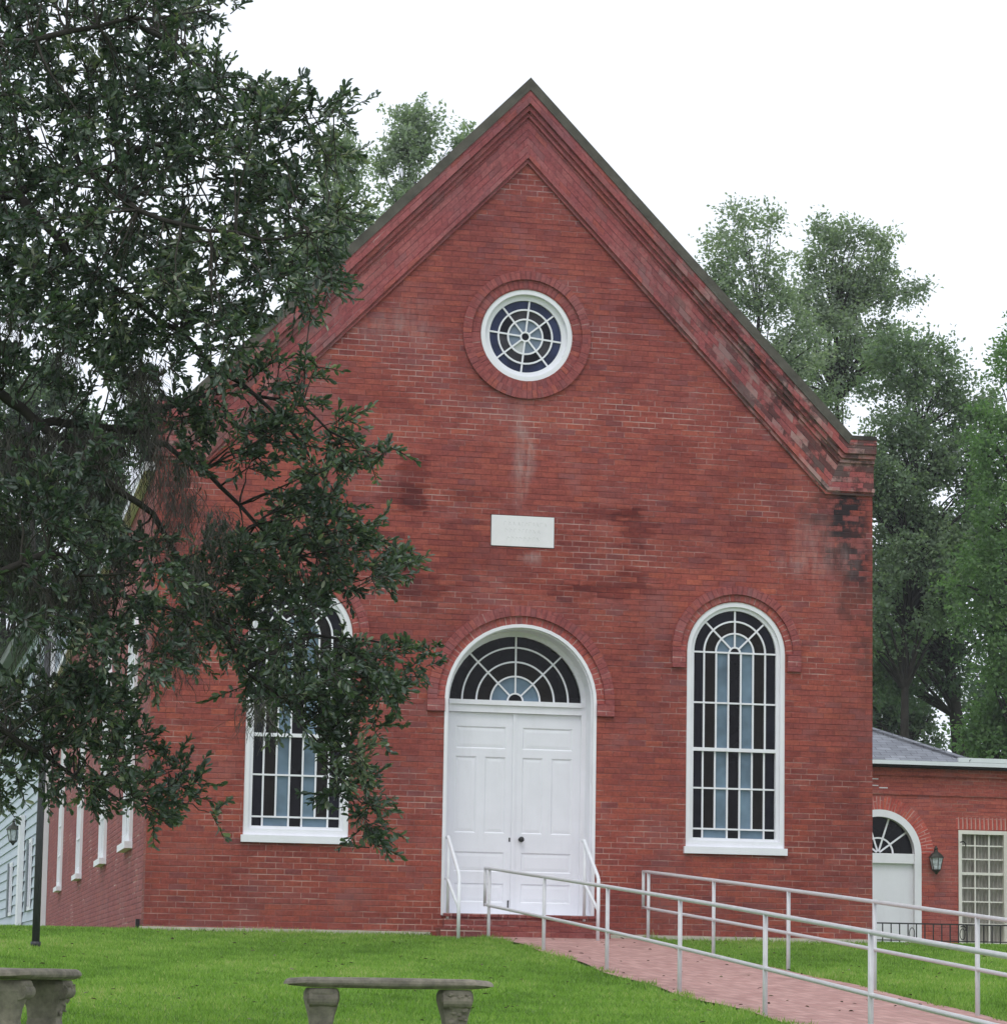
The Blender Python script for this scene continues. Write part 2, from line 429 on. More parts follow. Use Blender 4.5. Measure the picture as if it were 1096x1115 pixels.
# ------------------------------------------------------------------ mesh helpers
class MB:
    def __init__(self):
        self.v, self.f, self.uv, self.mi = [], [], [], []
    def poly(self, pts, uv=None, mi=0):
        n = len(self.v)
        self.v += [tuple(p) for p in pts]
        self.f.append(tuple(range(n, n + len(pts))))
        self.uv.append(uv); self.mi.append(mi)
    def box(self, x0, x1, y0, y1, z0, z1, mi=0):
        a = [(x0, y0, z0), (x1, y0, z0), (x1, y1, z0), (x0, y1, z0), (x0, y0, z1), (x1, y0, z1), (x1, y1, z1), (x0, y1, z1)]
        for q in ((0, 1, 5, 4), (1, 2, 6, 5), (2, 3, 7, 6), (3, 0, 4, 7), (4, 5, 6, 7), (3, 2, 1, 0)):
            self.poly([a[i] for i in q], None, mi)
    def prism(self, outer, holes, y0, y1, mi=0):
        """polygon in x,z with holes, pushed from y0 (front) to y1"""
        loops = [outer] + list(holes)
        tris = tessellate_polygon([[Vector((x, z, 0)) for x, z in lp] for lp in loops])
        flat = [p for lp in loops for p in lp]
        for t in tris:
            a, b, c = (flat[i] for i in t)
            if (b[0] - a[0]) * (c[1] - a[1]) - (b[1] - a[1]) * (c[0] - a[0]) < 0: b, c = c, b
            self.poly([(a[0], y0, a[1]), (b[0], y0, b[1]), (c[0], y0, c[1])], None, mi)
            self.poly([(a[0], y1, a[1]), (c[0], y1, c[1]), (b[0], y1, b[1])], None, mi)
        for lp in loops:
            for i in range(len(lp)):
                a, b = lp[i], lp[(i + 1) % len(lp)]
                self.poly([(a[0], y0, a[1]), (b[0], y0, b[1]), (b[0], y1, b[1]), (a[0], y1, a[1])], None, mi)
    def ring(self, cx, cz, r0, r1, a0, a1, y0, y1, n=32, mi=0, closed=False, ex=1.0):
        """arc band in the x,z plane; uv runs round the arc so rowlock bricks fan out"""
        for i in range(n):
            t0, t1 = a0 + (a1 - a0) * i / n, a0 + (a1 - a0) * (i + 1) / n
            P = lambda r, t, y: (cx + r * math.cos(t) * ex, y, cz + r * math.sin(t))
            s0, s1 = t0 * r1, t1 * r1
            uvf = [(.05, s0), (.05 + r1 - r0, s0), (.05 + r1 - r0, s1), (.05, s1)]
            self.poly([P(r0, t0, y0), P(r1, t0, y0), P(r1, t1, y0), P(r0, t1, y0)], uvf, mi)
            self.poly([P(r0, t0, y1), P(r0, t1, y1), P(r1, t1, y1), P(r1, t0, y1)], uvf, mi)
            for r in (r0, r1):
                if r > 0:
                    self.poly([P(r, t0, y0), P(r, t1, y0), P(r, t1, y1), P(r, t0, y1)], [(.1, s0), (.1, s1), (.2, s1), (.2, s0)], mi)
        if not closed:
            for t in (a0, a1):
                P = lambda r, y: (cx + r * math.cos(t) * ex, y, cz + r * math.sin(t))
                self.poly([P(r0, y0), P(r1, y0), P(r1, y1), P(r0, y1)], [(0, 0), (.1, 0), (.1, .1), (0, .1)], mi)
    def tube(self, pts, r, n=8, mi=0, cap=True):
        pts = [Vector(p) for p in pts]
        rs = r if isinstance(r, (list, tuple)) else [r] * len(pts)
        base = len(self.v)
        ref = None
        for i, p in enumerate(pts):
            if i == 0: d = pts[1] - p
            elif i == len(pts) - 1: d = p - pts[-2]
            else: d = (pts[i + 1] - p).normalized() + (p - pts[i - 1]).normalized()
            if d.length < 1e-9: d = Vector((0, 0, 1))
            d.normalize()
            if ref is None:
                ref = d.orthogonal().normalized()
            else:
                ref = (ref - d * ref.dot(d))
                ref = ref.normalized() if ref.length > 1e-6 else d.orthogonal().normalized()
            o = d.cross(ref)
            for k in range(n):
                a = 2 * math.pi * k / n
                self.v.append(tuple(p + (ref * math.cos(a) + o * math.sin(a)) * rs[i]))
        for i in range(len(pts) - 1):
            for k in range(n):
                k2 = (k + 1) % n
                self.f.append((base + i * n + k, base + i * n + k2, base + (i + 1) * n + k2, base + (i + 1) * n + k))
                self.uv.append(None); self.mi.append(mi)
        if cap:
            self.f.append(tuple(base + k for k in reversed(range(n)))); self.uv.append(None); self.mi.append(mi)
            e = base + (len(pts) - 1) * n
            self.f.append(tuple(e + k for k in range(n))); self.uv.append(None); self.mi.append(mi)
    def loft(self, secs, mi=0):
        """list of equal-length closed sections"""
        n = len(secs[0]); base = len(self.v)
        for s in secs: self.v += [tuple(p) for p in s]
        for i in range(len(secs) - 1):
            for k in range(n):
                k2 = (k + 1) % n
                self.f.append((base + i * n + k, base + i * n + k2, base + (i + 1) * n + k2, base + (i + 1) * n + k))
                self.uv.append(None); self.mi.append(mi)
        self.f.append(tuple(base + k for k in reversed(range(n)))); self.uv.append(None); self.mi.append(mi)
        e = base + (len(secs) - 1) * n
        self.f.append(tuple(e + k for k in range(n))); self.uv.append(None); self.mi.append(mi)
    def build(self, name, mats, parent=None, smooth=False, bevel=0, loc=None):
        me = bpy.data.meshes.new(name)
        me.from_pydata(self.v, [], self.f)
        if not isinstance(mats, (list, tuple)): mats = [mats]
        for m in mats: me.materials.append(m)
        me.polygons.foreach_set('material_index', self.mi)
        uvl = me.uv_layers.new(name='UVMap')
        for p, uv in zip(me.polygons, self.uv):
            if uv is None:
                nx, ny, nz = (abs(c) for c in p.normal)
                for li in p.loop_indices:
                    x, y, z = me.vertices[me.loops[li].vertex_index].co
                    if nz > .75: uvl.data[li].uv = (x, y)
                    elif ny >= nx: uvl.data[li].uv = (x + 50, z + 50)
                    else: uvl.data[li].uv = (y + 50, z + 50)
            else:
                for li, c in zip(p.loop_indices, uv): uvl.data[li].uv = (c[0] + 50, c[1] + 50)
        if smooth:
            me.polygons.foreach_set('use_smooth', [True] * len(me.polygons))
        me.update()
        o = bpy.data.objects.new(name, me)
        COL.objects.link(o)
        if parent is not None: o.parent = parent
        if loc is not None: o.location = loc
        if bevel:
            md = o.modifiers.new('bevel', 'BEVEL')
            md.width = bevel; md.segments = 2; md.limit_method = 'ANGLE'; md.angle_limit = R(40)
        return o

def tag(o, label=None, cat=None, group=None, kind=None):
    if label: o['label'] = label
    if cat: o['category'] = cat
    if group: o['group'] = group
    if kind: o['kind'] = kind
    return o

def empty(name, loc=(0, 0, 0), rz=0, **kw):
    o = bpy.data.objects.new(name, None)
    COL.objects.link(o)
    o.location = loc; o.rotation_euler = (0, 0, rz)
    o.empty_display_size = .3
    return tag(o, **kw)

def arch(cx, z0, zs, hw, n=24):
    """arched opening outline, starting bottom left, clockwise seen from the front"""
    pts = [(cx - hw, z0), (cx - hw, zs)]
    pts += [(cx + hw * math.cos(t), zs + hw * math.sin(t)) for t in (math.pi - math.pi * i / n for i in range(1, n))]
    pts += [(cx + hw, zs), (cx + hw, z0)]
    return pts

def circle(cx, cz, r, n=48):
    return [(cx + r * math.cos(2 * math.pi * i / n), cz + r * math.sin(2 * math.pi * i / n)) for i in range(n)]

def fast_mesh(name, co, faces_n, idx, mats, tint=None, parent=None, smooth=False):
    """co (N,3); every face has faces_n corners; idx flat"""
    me = bpy.data.meshes.new(name)
    nf = len(idx) // faces_n
    me.vertices.add(len(co)); me.loops.add(len(idx)); me.polygons.add(nf)
    me.vertices.foreach_set('co', np.ascontiguousarray(co, dtype=np.float32).ravel())
    me.loops.foreach_set('vertex_index', np.ascontiguousarray(idx, dtype=np.int32))
    me.polygons.foreach_set('loop_start', np.arange(0, nf * faces_n, faces_n, dtype=np.int32))
    if smooth: me.polygons.foreach_set('use_smooth', np.ones(nf, dtype=bool))
    me.update(calc_edges=True)
    if tint is not None:
        a = me.attributes.new('tint', 'FLOAT', 'POINT')
        a.data.foreach_set('value', np.ascontiguousarray(tint, dtype=np.float32))
    me.materials.append(mats)
    o = bpy.data.objects.new(name, me)
    COL.objects.link(o)
    if parent is not None: o.parent = parent
    return o

def unit(a):
    return a / np.maximum(np.linalg.norm(a, axis=1, keepdims=True), 1e-9)

def leaves(name, base, d, nrm, ln, wd, tint, mat, parent=None, six=True, fold=.25):
    """folded leaf blades: base point, direction, face normal, length, width"""
    d = unit(d)
    s = unit(np.cross(d, nrm)); n = unit(np.cross(s, d))
    ln = ln[:, None]; wd = wd[:, None]
    N = len(base)
    if six:
        v = np.stack([base,
                      base + d * ln * .38 + s * wd * .40 + n * wd * fold,
                      base + d * ln * .76 + s * wd * .46 + n * wd * fold * .6,
                      base + d * ln - n * wd * .15,
                      base + d * ln * .76 - s * wd * .46 + n * wd * fold * .6,
                      base + d * ln * .38 - s * wd * .40 + n * wd * fold], 1)
        f = np.array([0, 1, 2, 3, 0, 3, 4, 5])
        k = 6
    else:
        v = np.stack([base, base + d * ln * .5 + s * wd * .5 + n * wd * fold, base + d * ln, base + d * ln * .5 - s * wd * .5 + n * wd * fold], 1)
        f = np.array([0, 1, 2, 3])
        k = 4
    idx = (np.arange(N)[:, None] * k + f[None, :]).ravel()
    return fast_mesh(name, v.reshape(-1, 3), 4, idx, mat, np.repeat(tint, k), parent)

# ------------------------------------------------------------------ ground
def G(x, y):
    x = np.asarray(x, float); y = np.asarray(y, float)
    yy = np.clip(y, -40, 0)
    z = .067 * yy + .015 * np.clip(y, 0, 22)
    z = z + .02 * np.sin(x * .9 + 1.3) * np.sin(y * .55) * np.clip(-y, 0, 2) / 2
    return z

def axis(lo, a, b, hi, step):
    far = [lo, lo * .6 + a * .4, lo * .3 + a * .7, lo * .12 + a * .88]
    far2 = [hi * .12 + b * .88, hi * .3 + b * .7, hi * .6 + b * .4, hi]
    return np.array(far + list(np.arange(a, b + step / 2, step)) + far2)
gx = axis(-260, -14, 26, 280, .5); gy = axis(-120, -44, 30, 420, .5)
GX, GY = np.meshgrid(gx, gy)
co = np.stack([GX, GY, G(GX, GY) - .012], -1).reshape(-1, 3)
nx, ny = len(gx), len(gy)
ii, jj = np.meshgrid(np.arange(nx - 1), np.arange(ny - 1))
q = np.stack([jj * nx + ii, jj * nx + ii + 1, (jj + 1) * nx + ii + 1, (jj + 1) * nx + ii], -1).reshape(-1)
lawn = fast_mesh('lawn', co, 4, q, M_lawn, smooth=True)
tag(lawn, 'sloping green lawn rising to the church front', 'lawn', kind='structure')

PX0, PX1 = 4.16, 6.22
mb = MB()
ys = np.arange(-.2, -34.01, -.5)
for a, b in zip(ys[:-1], ys[1:]):
    wa, wb = .05 * math.sin(a * 2.1), .05 * math.sin(b * 2.1)
    p = [(PX0 + wb, b), (PX1 + wb * .6, b), (PX1 + wa * .6, a), (PX0 + wa, a)]
    mb.poly([(x, y, float(G(x, y)) + .012) for x, y in p], [(y, x) for x, y in p])
path = mb.build('path', M_path)
tag(path, 'pinkish brick walk leading from the church door down the lawn between the rails', 'path', kind='structure')

# grass blades: everything the lawn shows in front of, beside and behind the church
def grass():
    pts = []
    def area(n, x0, x1, y0, y1):
        pts.append(np.stack([rng.uniform(x0, x1, n), rng.uniform(y0, y1, n)], 1))
    area(330000, -4.4, 11.5, -13.5, 0)
    area(60000, -5.2, 9.5, -17.5, -13.5)
    area(40000, 9.3, 17.5, 0, 14.6)
    area(9000, -3.6, -.02, 0, 25)
    P = np.concatenate(pts)
    wob = .07 * np.sin(P[:, 1] * 3.7) + .05 * np.sin(P[:, 1] * 9.1)
    onp = (P[:, 0] > PX0 + wob) & (P[:, 0] < PX1 + wob * .8) & (P[:, 1] < 0)
    onp |= (P[:, 0] > 3.5) & (P[:, 0] < 5.7) & (P[:, 1] > -.45) & (P[:, 1] < .1)
    P = P[~onp]
    # keep what the photograph's view could see, with a margin
    dy = P[:, 1] - CY
    tx = (P[:, 0] - CX) / dy
    P = P[(tx > math.tan(YAW - .25)) & (tx < math.tan(YAW + .25))]
    n = len(P)
    patch = np.sin(P[:, 0] * 1.1 + .6 * np.sin(P[:, 1] * .8)) * np.sin(P[:, 1] * .9 + 1.7) * .5 + .5
    patch2 = np.sin(P[:, 0] * 3.1 + P[:, 1] * 2.0) * np.sin(P[:, 1] * 3.7 - P[:, 0]) * .5 + .5
    h = rng.uniform(.020, .044, n) * (.8 + .4 * patch2)
    weed = (np.sin(P[:, 0] * 2.3 + 1.9 * np.sin(P[:, 1] * 1.7)) * np.sin(P[:, 1] * 2.9 - P[:, 0] * 1.3)) > .72
    h[weed] *= 1.25
    near_wall = (np.abs(P[:, 1]) < .18) & (P[:, 0] > -.2) & (P[:, 0] < 9.4)
    h[near_wall] *= rng.uniform(1.0, 2.0, near_wall.sum())
    edge = (np.minimum(np.abs(P[:, 0] - PX0), np.abs(P[:, 0] - PX1)) < .16) & (P[:, 1] < 0)
    h[edge] *= rng.uniform(1.0, 2.1, edge.sum())
    a = rng.uniform(0, 2 * math.pi, n)
    w = rng.uniform(.005, .009, n)
    lean = rng.uniform(.2, .9, n) * h
    la = rng.uniform(0, 2 * math.pi, n)
    b = np.stack([P[:, 0], P[:, 1], G(P[:, 0], P[:, 1]) - .012], 1)
    s = np.stack([np.cos(a), np.sin(a), np.zeros(n)], 1) * w[:, None]
    tip = b + np.stack([np.cos(la) * lean, np.sin(la) * lean, h], 1)
    v = np.stack([b - s, b + s, tip], 1).reshape(-1, 3)
    fine = np.sin(P[:, 0] * 9.3 + 2 * np.sin(P[:, 1] * 5.1)) * np.sin(P[:, 1] * 8.7 + P[:, 0] * 2.3)
    t = np.clip(.12 + .40 * patch + .24 * patch2 + .14 * fine - .10 * weed + rng.normal(0, .19, n), 0, 1)
    o = fast_mesh('grass', v, 3, np.arange(n * 3), M_blade, np.repeat(t, 3))
    tag(o, 'short mown green grass blades covering the lawn', 'grass', kind='stuff')
grass()

def litter():
    n = 330
    x = rng.uniform(-4, 11, n); y = rng.uniform(-13, -.5, n)
    b = np.stack([x, y, G(x, y) + rng.uniform(.012, .045, n)], 1)
    a = rng.uniform(0, 6.28, n)
    d = np.stack([np.cos(a), np.sin(a), rng.uniform(-.2, .3, n)], 1)
    nr = unit(np.stack([rng.normal(0, .4, n), rng.normal(0, .4, n), np.ones(n)], 1))
    o = leaves('fallen_leaves', b, d, nr, rng.uniform(.03, .06, n), rng.uniform(.014, .026, n), rng.uniform(0, 1, n) ** 1.6, M_litter)
    tag(o, 'scattered dry fallen leaves lying on the lawn and walk', 'fallen leaves', kind='stuff')
litter()

# ------------------------------------------------------------------ church
W, C = 9.2, 4.6
church = empty('brick_church', (0, 0, 0), label='red brick gable-fronted church with round window and white double door', cat='church')

WIN = [(C - 2.786, .659, 1.08, 3.646), (C + 2.786, .659, 1.08, 3.646)]
DHW, DZ0, DZS = .957, .272, 2.925
RZ, RR = 7.598, .606
def pier_line(d):
    """cornice path offset inwards by d, mitred"""
    P = [(-.04, 6.51), (.28, 6.51), (C - .03, 10.935), (8.88, 6.51), (9.21, 6.51)]
    segs = []
    for a, b in zip(P[:-1], P[1:]):
        dx, dz = b[0] - a[0], b[1] - a[1]
        l = math.hypot(dx, dz)
        nx_, nz_ = dz / l, -dx / l
        segs.append(((a[0] + nx_ * d, a[1] + nz_ * d), (dx / l, dz / l)))
    out = [segs[0][0]]
    for (p, u), (p2, u2) in zip(segs[:-1], segs[1:]):
        den = u[0] * u2[1] - u[1] * u2[0]
        t = ((p2[0] - p[0]) * u2[1] - (p2[1] - p[1]) * u2[0]) / den
        out.append((p[0] + u[0] * t, p[1] + u[1] * t))
    out.append((P[-1][0], P[-1][1] - d))
    return out

wall = MB()
outer = [(0, -.5), (W, -.5), (W, 6.40), (8.86, 6.40), (C, 10.84), (.34, 6.40), (0, 6.40)]
holes = [arch(cx, z0 + .01, zs, hw - .012) for cx, hw, z0, zs in WIN]
holes.append(circle(C, RZ, RR - .012))
holes.append(arch(C, DZ0 - .06, DZS, DHW - .004))
px0, px1, pz0, pz1 = 4.184, 4.988, 4.878, 5.266
holes.append([(px0 - .009, pz0 - .009), (px1 + .009, pz0 - .009), (px1 + .009, pz1 + .009), (px0 - .009, pz1 + .009)])
wall.prism(outer, holes, 0, .42)
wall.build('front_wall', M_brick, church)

def band(d0, d1, proud, name, mat, first=0, last=4, y1=.06, twist=0):
    a, b = pier_line(d0), pier_line(d1)
    m = MB()
    s = 0.0
    for i in range(first, last):
        L = math.hypot(a[i + 1][0] - a[i][0], a[i + 1][1] - a[i][1])
        Lb = math.hypot(b[i + 1][0] - b[i][0], b[i + 1][1] - b[i][1])
        pts = [a[i], a[i + 1], b[i + 1], b[i]]
        c0 = (L - Lb) / 2
        uv = [(s, -d0), (s + L, -d0), (s + L - c0, -d1), (s + c0, -d1)]
        m.poly([(x, -proud, z) for x, z in (b[i], b[i + 1], a[i + 1], a[i])], [uv[3], uv[2], uv[1], uv[0]])
        for (p, q_) in ((a[i], a[i + 1]), (b[i], b[i + 1])):
            m.poly([(p[0], -proud, p[1]), (q_[0], -proud, q_[1]), (q_[0], y1, q_[1]), (p[0], y1, p[1])], [(s, 0), (s + L, 0), (s + L, .07), (s, .07)])
        s += L + .13
    for k in (first, last):
        m.poly([(a[k][0], -proud, a[k][1]), (b[k][0], -proud, b[k][1]), (b[k][0], y1, b[k][1]), (a[k][0], y1, a[k][1])], [(0, -d0), (0, -d1), (.2, -d1), (.2, -d0)])
    return m.build(name, mat, church)

# raking cornice: one part per moulded course
band(-.002, .112, .15, 'coping', M_coping, 1, 3, y1=.50)
for k in (0, 3):
    band(-.002, .050, .15, 'pier_cap', M_cap, k, k + 1, y1=.50)
    band(.047, .121, .142, 'pier_course', M_band, k, k + 1)
band(.108, .232, .135, 'cornice_course', M_band)
band(.229, .288, .095, 'cornice_course', M_band)
band(.285, .342, .055, 'cornice_course', M_band)
band(.339, .672, .022, 'cornice_frieze', M_band)
band(.669, .718, .062, 'cornice_course', M_band)
band(.715, .762, .032, 'cornice_course', M_band)

# side and rear walls, roof
LEN = 30.0
m = MB()
m.box(.0, .40, .425, LEN, -.5, 6.0)
m.build('side_wall', M_side, church)
m = MB()
m.box(W - .40, W, .425, LEN, -.5, 6.0)
m.build('side_wall', M_side, church)
m = MB()
m.prism([(.41, -.5), (W - .41, -.5), (W - .41, 6.2), (C, 10.3), (.41, 6.2)], [], LEN - .4, LEN - .01)
m.build('rear_wall', M_side, church)
m = MB()
for sx in (-1, 1):
    e = (C + sx * 4.63, 6.12); a = (C, 10.52)
    for dz in (0,):
        pts = [(e[0], .52, e[1]), (a[0], .52, a[1]), (a[0], LEN + .2, a[1]), (e[0], LEN + .2, e[1])]
        lo = [(x, y, z - .12) for x, y, z in pts]
        m.poly(pts); m.poly(lo)
        for i in range(4):
            m.poly([pts[i], pts[(i + 1) % 4], lo[(i + 1) % 4], lo[i]])
m.build('roof', M_roof, church)
m = MB()
m.box(-.14, -.005, .43, LEN, 5.68, 5.80)
m.build('eaves_board', M_white, church)

# foundation ledge
for xa, xb, zt in ((-.05, 3.50, .035), (5.72, 9.25, .045)):
    m = MB()
    m.box(xa, xb, -.055, -.002, -.3, zt)
    m.build('foundation_ledge', M_found, church, bevel=.006)

# brick labels (hood moulds) and rowlock arches
def hood(cx, zs, r_in, r_mid, r_out, leg, name_out='hood_mould'):
    g = MB()
    g.ring(cx, zs, r_in, r_mid, 0, math.pi, -.006, .05, 40)
    g.build('rowlock_arch', M_ring, church)
    g = MB()
    g.ring(cx, zs, r_mid - .002, r_out, 0, math.pi, -.045, .05, 44)
    for s in (-1, 1):
        xa, xb = sorted((cx + s * (r_in + .012), cx + s * r_out))
        g.poly([(xa, -.043, zs - leg), (xb, -.043, zs - leg), (xb, -.043, zs + .001), (xa, -.043, zs + .001)], [(.05, -leg), (.05 + xb - xa, -leg), (.05 + xb - xa, 0), (.05, 0)])
        for x in (xa, xb):
            g.poly([(x, -.043, zs - leg), (x, -.043, zs), (x, .05, zs), (x, .05, zs - leg)])
        g.poly([(xa, -.043, zs - leg), (xb, -.043, zs - leg), (xb, .05, zs - leg), (xa, .05, zs - leg)])
        g.poly([(xa, -.043, zs), (xb, -.043, zs), (xb, .05, zs), (xa, .05, zs)])
    g.build(name_out, M_hood, church)
for cx, hw, z0, zs in WIN: hood(cx, zs, hw + .002, hw + .085, hw + .19, .22)
hood(C, DZS, DHW + .002, DHW + .115, DHW + .235, .16)
g = MB(); g.ring(C, RZ, RR + .002, RR + .115, 0, 2 * math.pi, -.005, .05, 64, closed=True); g.build('rowlock_ring', M_hood, church)
g = MB(); g.ring(C, RZ, RR + .113, RR + .222, 0, 2 * math.pi, -.036, .05, 64, closed=True); g.build('hood_ring', M_hood, church)

# tall arched windows
def fan_bars(m, cx, zc, R_, fr, y0, y1, w, spokes, a0=0, a1=math.pi, hub=.13):
    closed = a1 - a0 > 6
    for f in fr: m.ring(cx, zc, R_ * f - w / 2, R_ * f + w / 2, a0, a1, y0, y1, 40, closed=closed)
    for t in spokes:
        c, s = math.cos(t), math.sin(t)
        r0, r1 = R_ * hub, R_ + .004
        a = [(cx + c * r0 - s * w / 2, zc + s * r0 + c * w / 2), (cx + c * r0 + s * w / 2, zc + s * r0 - c * w / 2),
             (cx + c * r1 + s * w / 2, zc + s * r1 - c * w / 2), (cx + c * r1 - s * w / 2, zc + s * r1 + c * w / 2)]
        m.prism(a, [], y0 + .002, y1)

def sector(m, cx, zc, r0, r1, a0, a1, y, mi, n=8):
    for i in range(n):
        t0, t1 = a0 + (a1 - a0) * i / n, a0 + (a1 - a0) * (i + 1) / n
        pts = [(cx + r * math.cos(t), y, zc + r * math.sin(t)) for r, t in ((r0, t0), (r1, t0), (r1, t1), (r0, t1))]
        if r0 < 1e-4: pts = pts[1:]
        m.poly(pts, None, mi)

def arched_window(cx, hw, z0, zs):
    f = MB()
    o, i_ = arch(cx, z0 + .085, zs, hw), arch(cx, z0 + .17, zs, hw - .072)
    f.prism(o + [], [i_], .012, .13)
    o2, i2 = arch(cx, z0 + .16, zs, hw - .070), arch(cx, z0 + .205, zs, hw - .118)
    f.prism(o2, [i2], .050, .13)
    fr = f.build('arched_window', M_white, church, bevel=.006)
    s = MB()
    s.box(cx - hw - .015, cx + hw + .015, -.050, .14, z0, z0 + .088)
    s.build('sill', M_white, fr, bevel=.008)
    b = MB()
    Rg = hw - .118
    zb = z0 + .205
    y0, y1, w = .066, .10, .021
    fan_bars(b, cx, zs, Rg, (.13, .46, .745), y0, y1, w, (math.pi / 2, math.pi / 4, 3 * math.pi / 4))
    zm = 2.405
    cols = [-.745, -.45, -.15, .15, .45, .745]
    rows = [zs, 3.0, 1.915, 1.40]
    for k, c in enumerate(cols):
        x = cx + c * Rg
        lo = zb if k in (0, 2, 3, 5) else 1.40
        b.box(x - w / 2, x + w / 2, y0 + .001, y1, zm + .02, zs)
        b.box(x - w / 2 - .004, x + w / 2 - .004, y0 + .021, y1 + .02, lo, zm)
    b.box(cx - Rg, cx + Rg, y0 - .003, y1, zs - w / 2, zs + w / 2)
    b.box(cx - Rg, cx + Rg, y0 - .003, y1, 3.0 - w / 2, 3.0 + w / 2)
    b.box(cx - Rg - .01, cx + Rg + .01, .052, y1 + .01, zm - .022, zm + .022)
    for z in (1.915, 1.40): b.box(cx - Rg, cx + Rg, y0 + .017, y1 + .02, z - w / 2, z + w / 2)
    b.build('glazing_bars', M_white, fr)
    p = MB()
    e = [-1] + cols + [1]
    kinds = [1, 2, 3, 0, 3, 2, 1]
    for k in range(7):
        xa, xb = cx + e[k] * Rg, cx + e[k + 1] * Rg
        p.poly([(xa, .092, zm), (xb, .092, zm), (xb, .092, zs), (xa, .092, zs)], None, kinds[k])
        p.poly([(xa, .112, 1.40), (xb, .112, 1.40), (xb, .112, zm), (xa, .112, zm)], None, kinds[k])
    for a, b_, k in ((-1, -.745, 1), (-.745, -.15, 3), (-.15, .15, 0), (.15, .745, 3), (.745, 1, 1)):
        p.poly([(cx + a * Rg, .112, zb - .01), (cx + b_ * Rg, .112, zb - .01), (cx + b_ * Rg, .112, 1.40), (cx + a * Rg, .112, 1.40)], None, k)
    for r0, r1, k in ((0, .13, 0), (.13, .46, 3), (.46, .745, 2), (.745, 1.01, 1)):
        sector(p, cx, zs, r0 * Rg, r1 * Rg, 0, math.pi, .092, k, 32)
    p.build('glass_panes', [G_black, G_navy2, G_brown, G_blue], fr)
    k = MB(); k.box(cx - hw + .02, cx + hw - .02, .16, .18, z0 + .1, zs + hw - .05)
for a in WIN: arched_window(*a)

# round window
f = MB()
f.ring(C, RZ, .535, RR, 0, 2 * math.pi, .010, .16, 64, closed=True)
f.ring(C, RZ, .468, .538, 0, 2 * math.pi, .075, .16, 64, closed=True)
rw = f.build('round_window', M_white, church, bevel=.006)
b = MB()
off = R(-6)
fan_bars(b, C, RZ, .470, (.088 / .47 * .5 + .03, .225 / .47, .350 / .47), .085, .115, .021, [off + k * math.pi / 4 for k in range(8)], 0, 2 * math.pi, hub=.12)
b.build('glazing_bars', M_white, rw)
p = MB()
for k in range(8):
    a0, a1 = off + k * math.pi / 4, off + (k + 1) * math.pi / 4
    sector(p, C, RZ, .348, .475, a0, a1, .108, 0, 6)
    sector(p, C, RZ, .225, .348, a0, a1, .108, 1 if k % 3 else 3, 6)
    sector(p, C, RZ, .058, .225, a0, a1, .108, 4 if k == 5 else 2, 6)
sector(p, C, RZ, 0, .058, 0, 2 * math.pi, .108, 3, 16)
p.build('glass_panes', [G_navy, G_grey, G_pale, G_navy2, G_cream], rw)

# entrance: deep white frame, fanlight and two panelled leaves
YD = .37
f = MB()
f.prism(arch(C, DZ0 - .03, DZS, DHW + .012), [arch(C, DZ0 - .029, DZS, DHW - .030)], -.012, .05)
f.prism(arch(C, DZ0 - .03, DZS, DHW - .020), [arch(C, DZ0 - .029, DZS, DHW - .045)], .051, YD + .06)
f.prism(arch(C, DZ0 - .03, DZS, DHW - .043), [arch(C, DZ0 - .029, DZS, DHW - .105)], YD - .04, YD + .06)
hwi = DHW - .103
f.box(C - hwi, C + hwi, YD - .075, YD + .06, 2.895, 2.955)
f.box(C - hwi, C + hwi, YD - .045, YD + .06, 2.802, 2.896)
f.box(C - DHW + .03, C + DHW - .03, -.03, YD + .1, DZ0 - .045, DZ0 - .002)
ent = f.build('entrance_frame', M_white, church, bevel=.005)
b = MB()
Rg = hwi
fan_bars(b, C, 2.955, Rg, (.115, .37, .585, .80), YD - .012, YD + .025, .020, (math.pi / 2, math.pi / 4, 3 * math.pi / 4), hub=.115)
b.build('fanlight_bars', M_white, ent)
p = MB()
for r0, r1, k in ((0, .115, 0), (.115, .37, 2), (.37, .585, 1), (.585, .80, 0), (.80, 1.02, 0)):
    sector(p, C, 2.950, r0 * Rg, r1 * Rg, 0, math.pi, YD + .012, k, 32)
p.build('fanlight_glass', [G_black, G_brown, G_blue], ent)

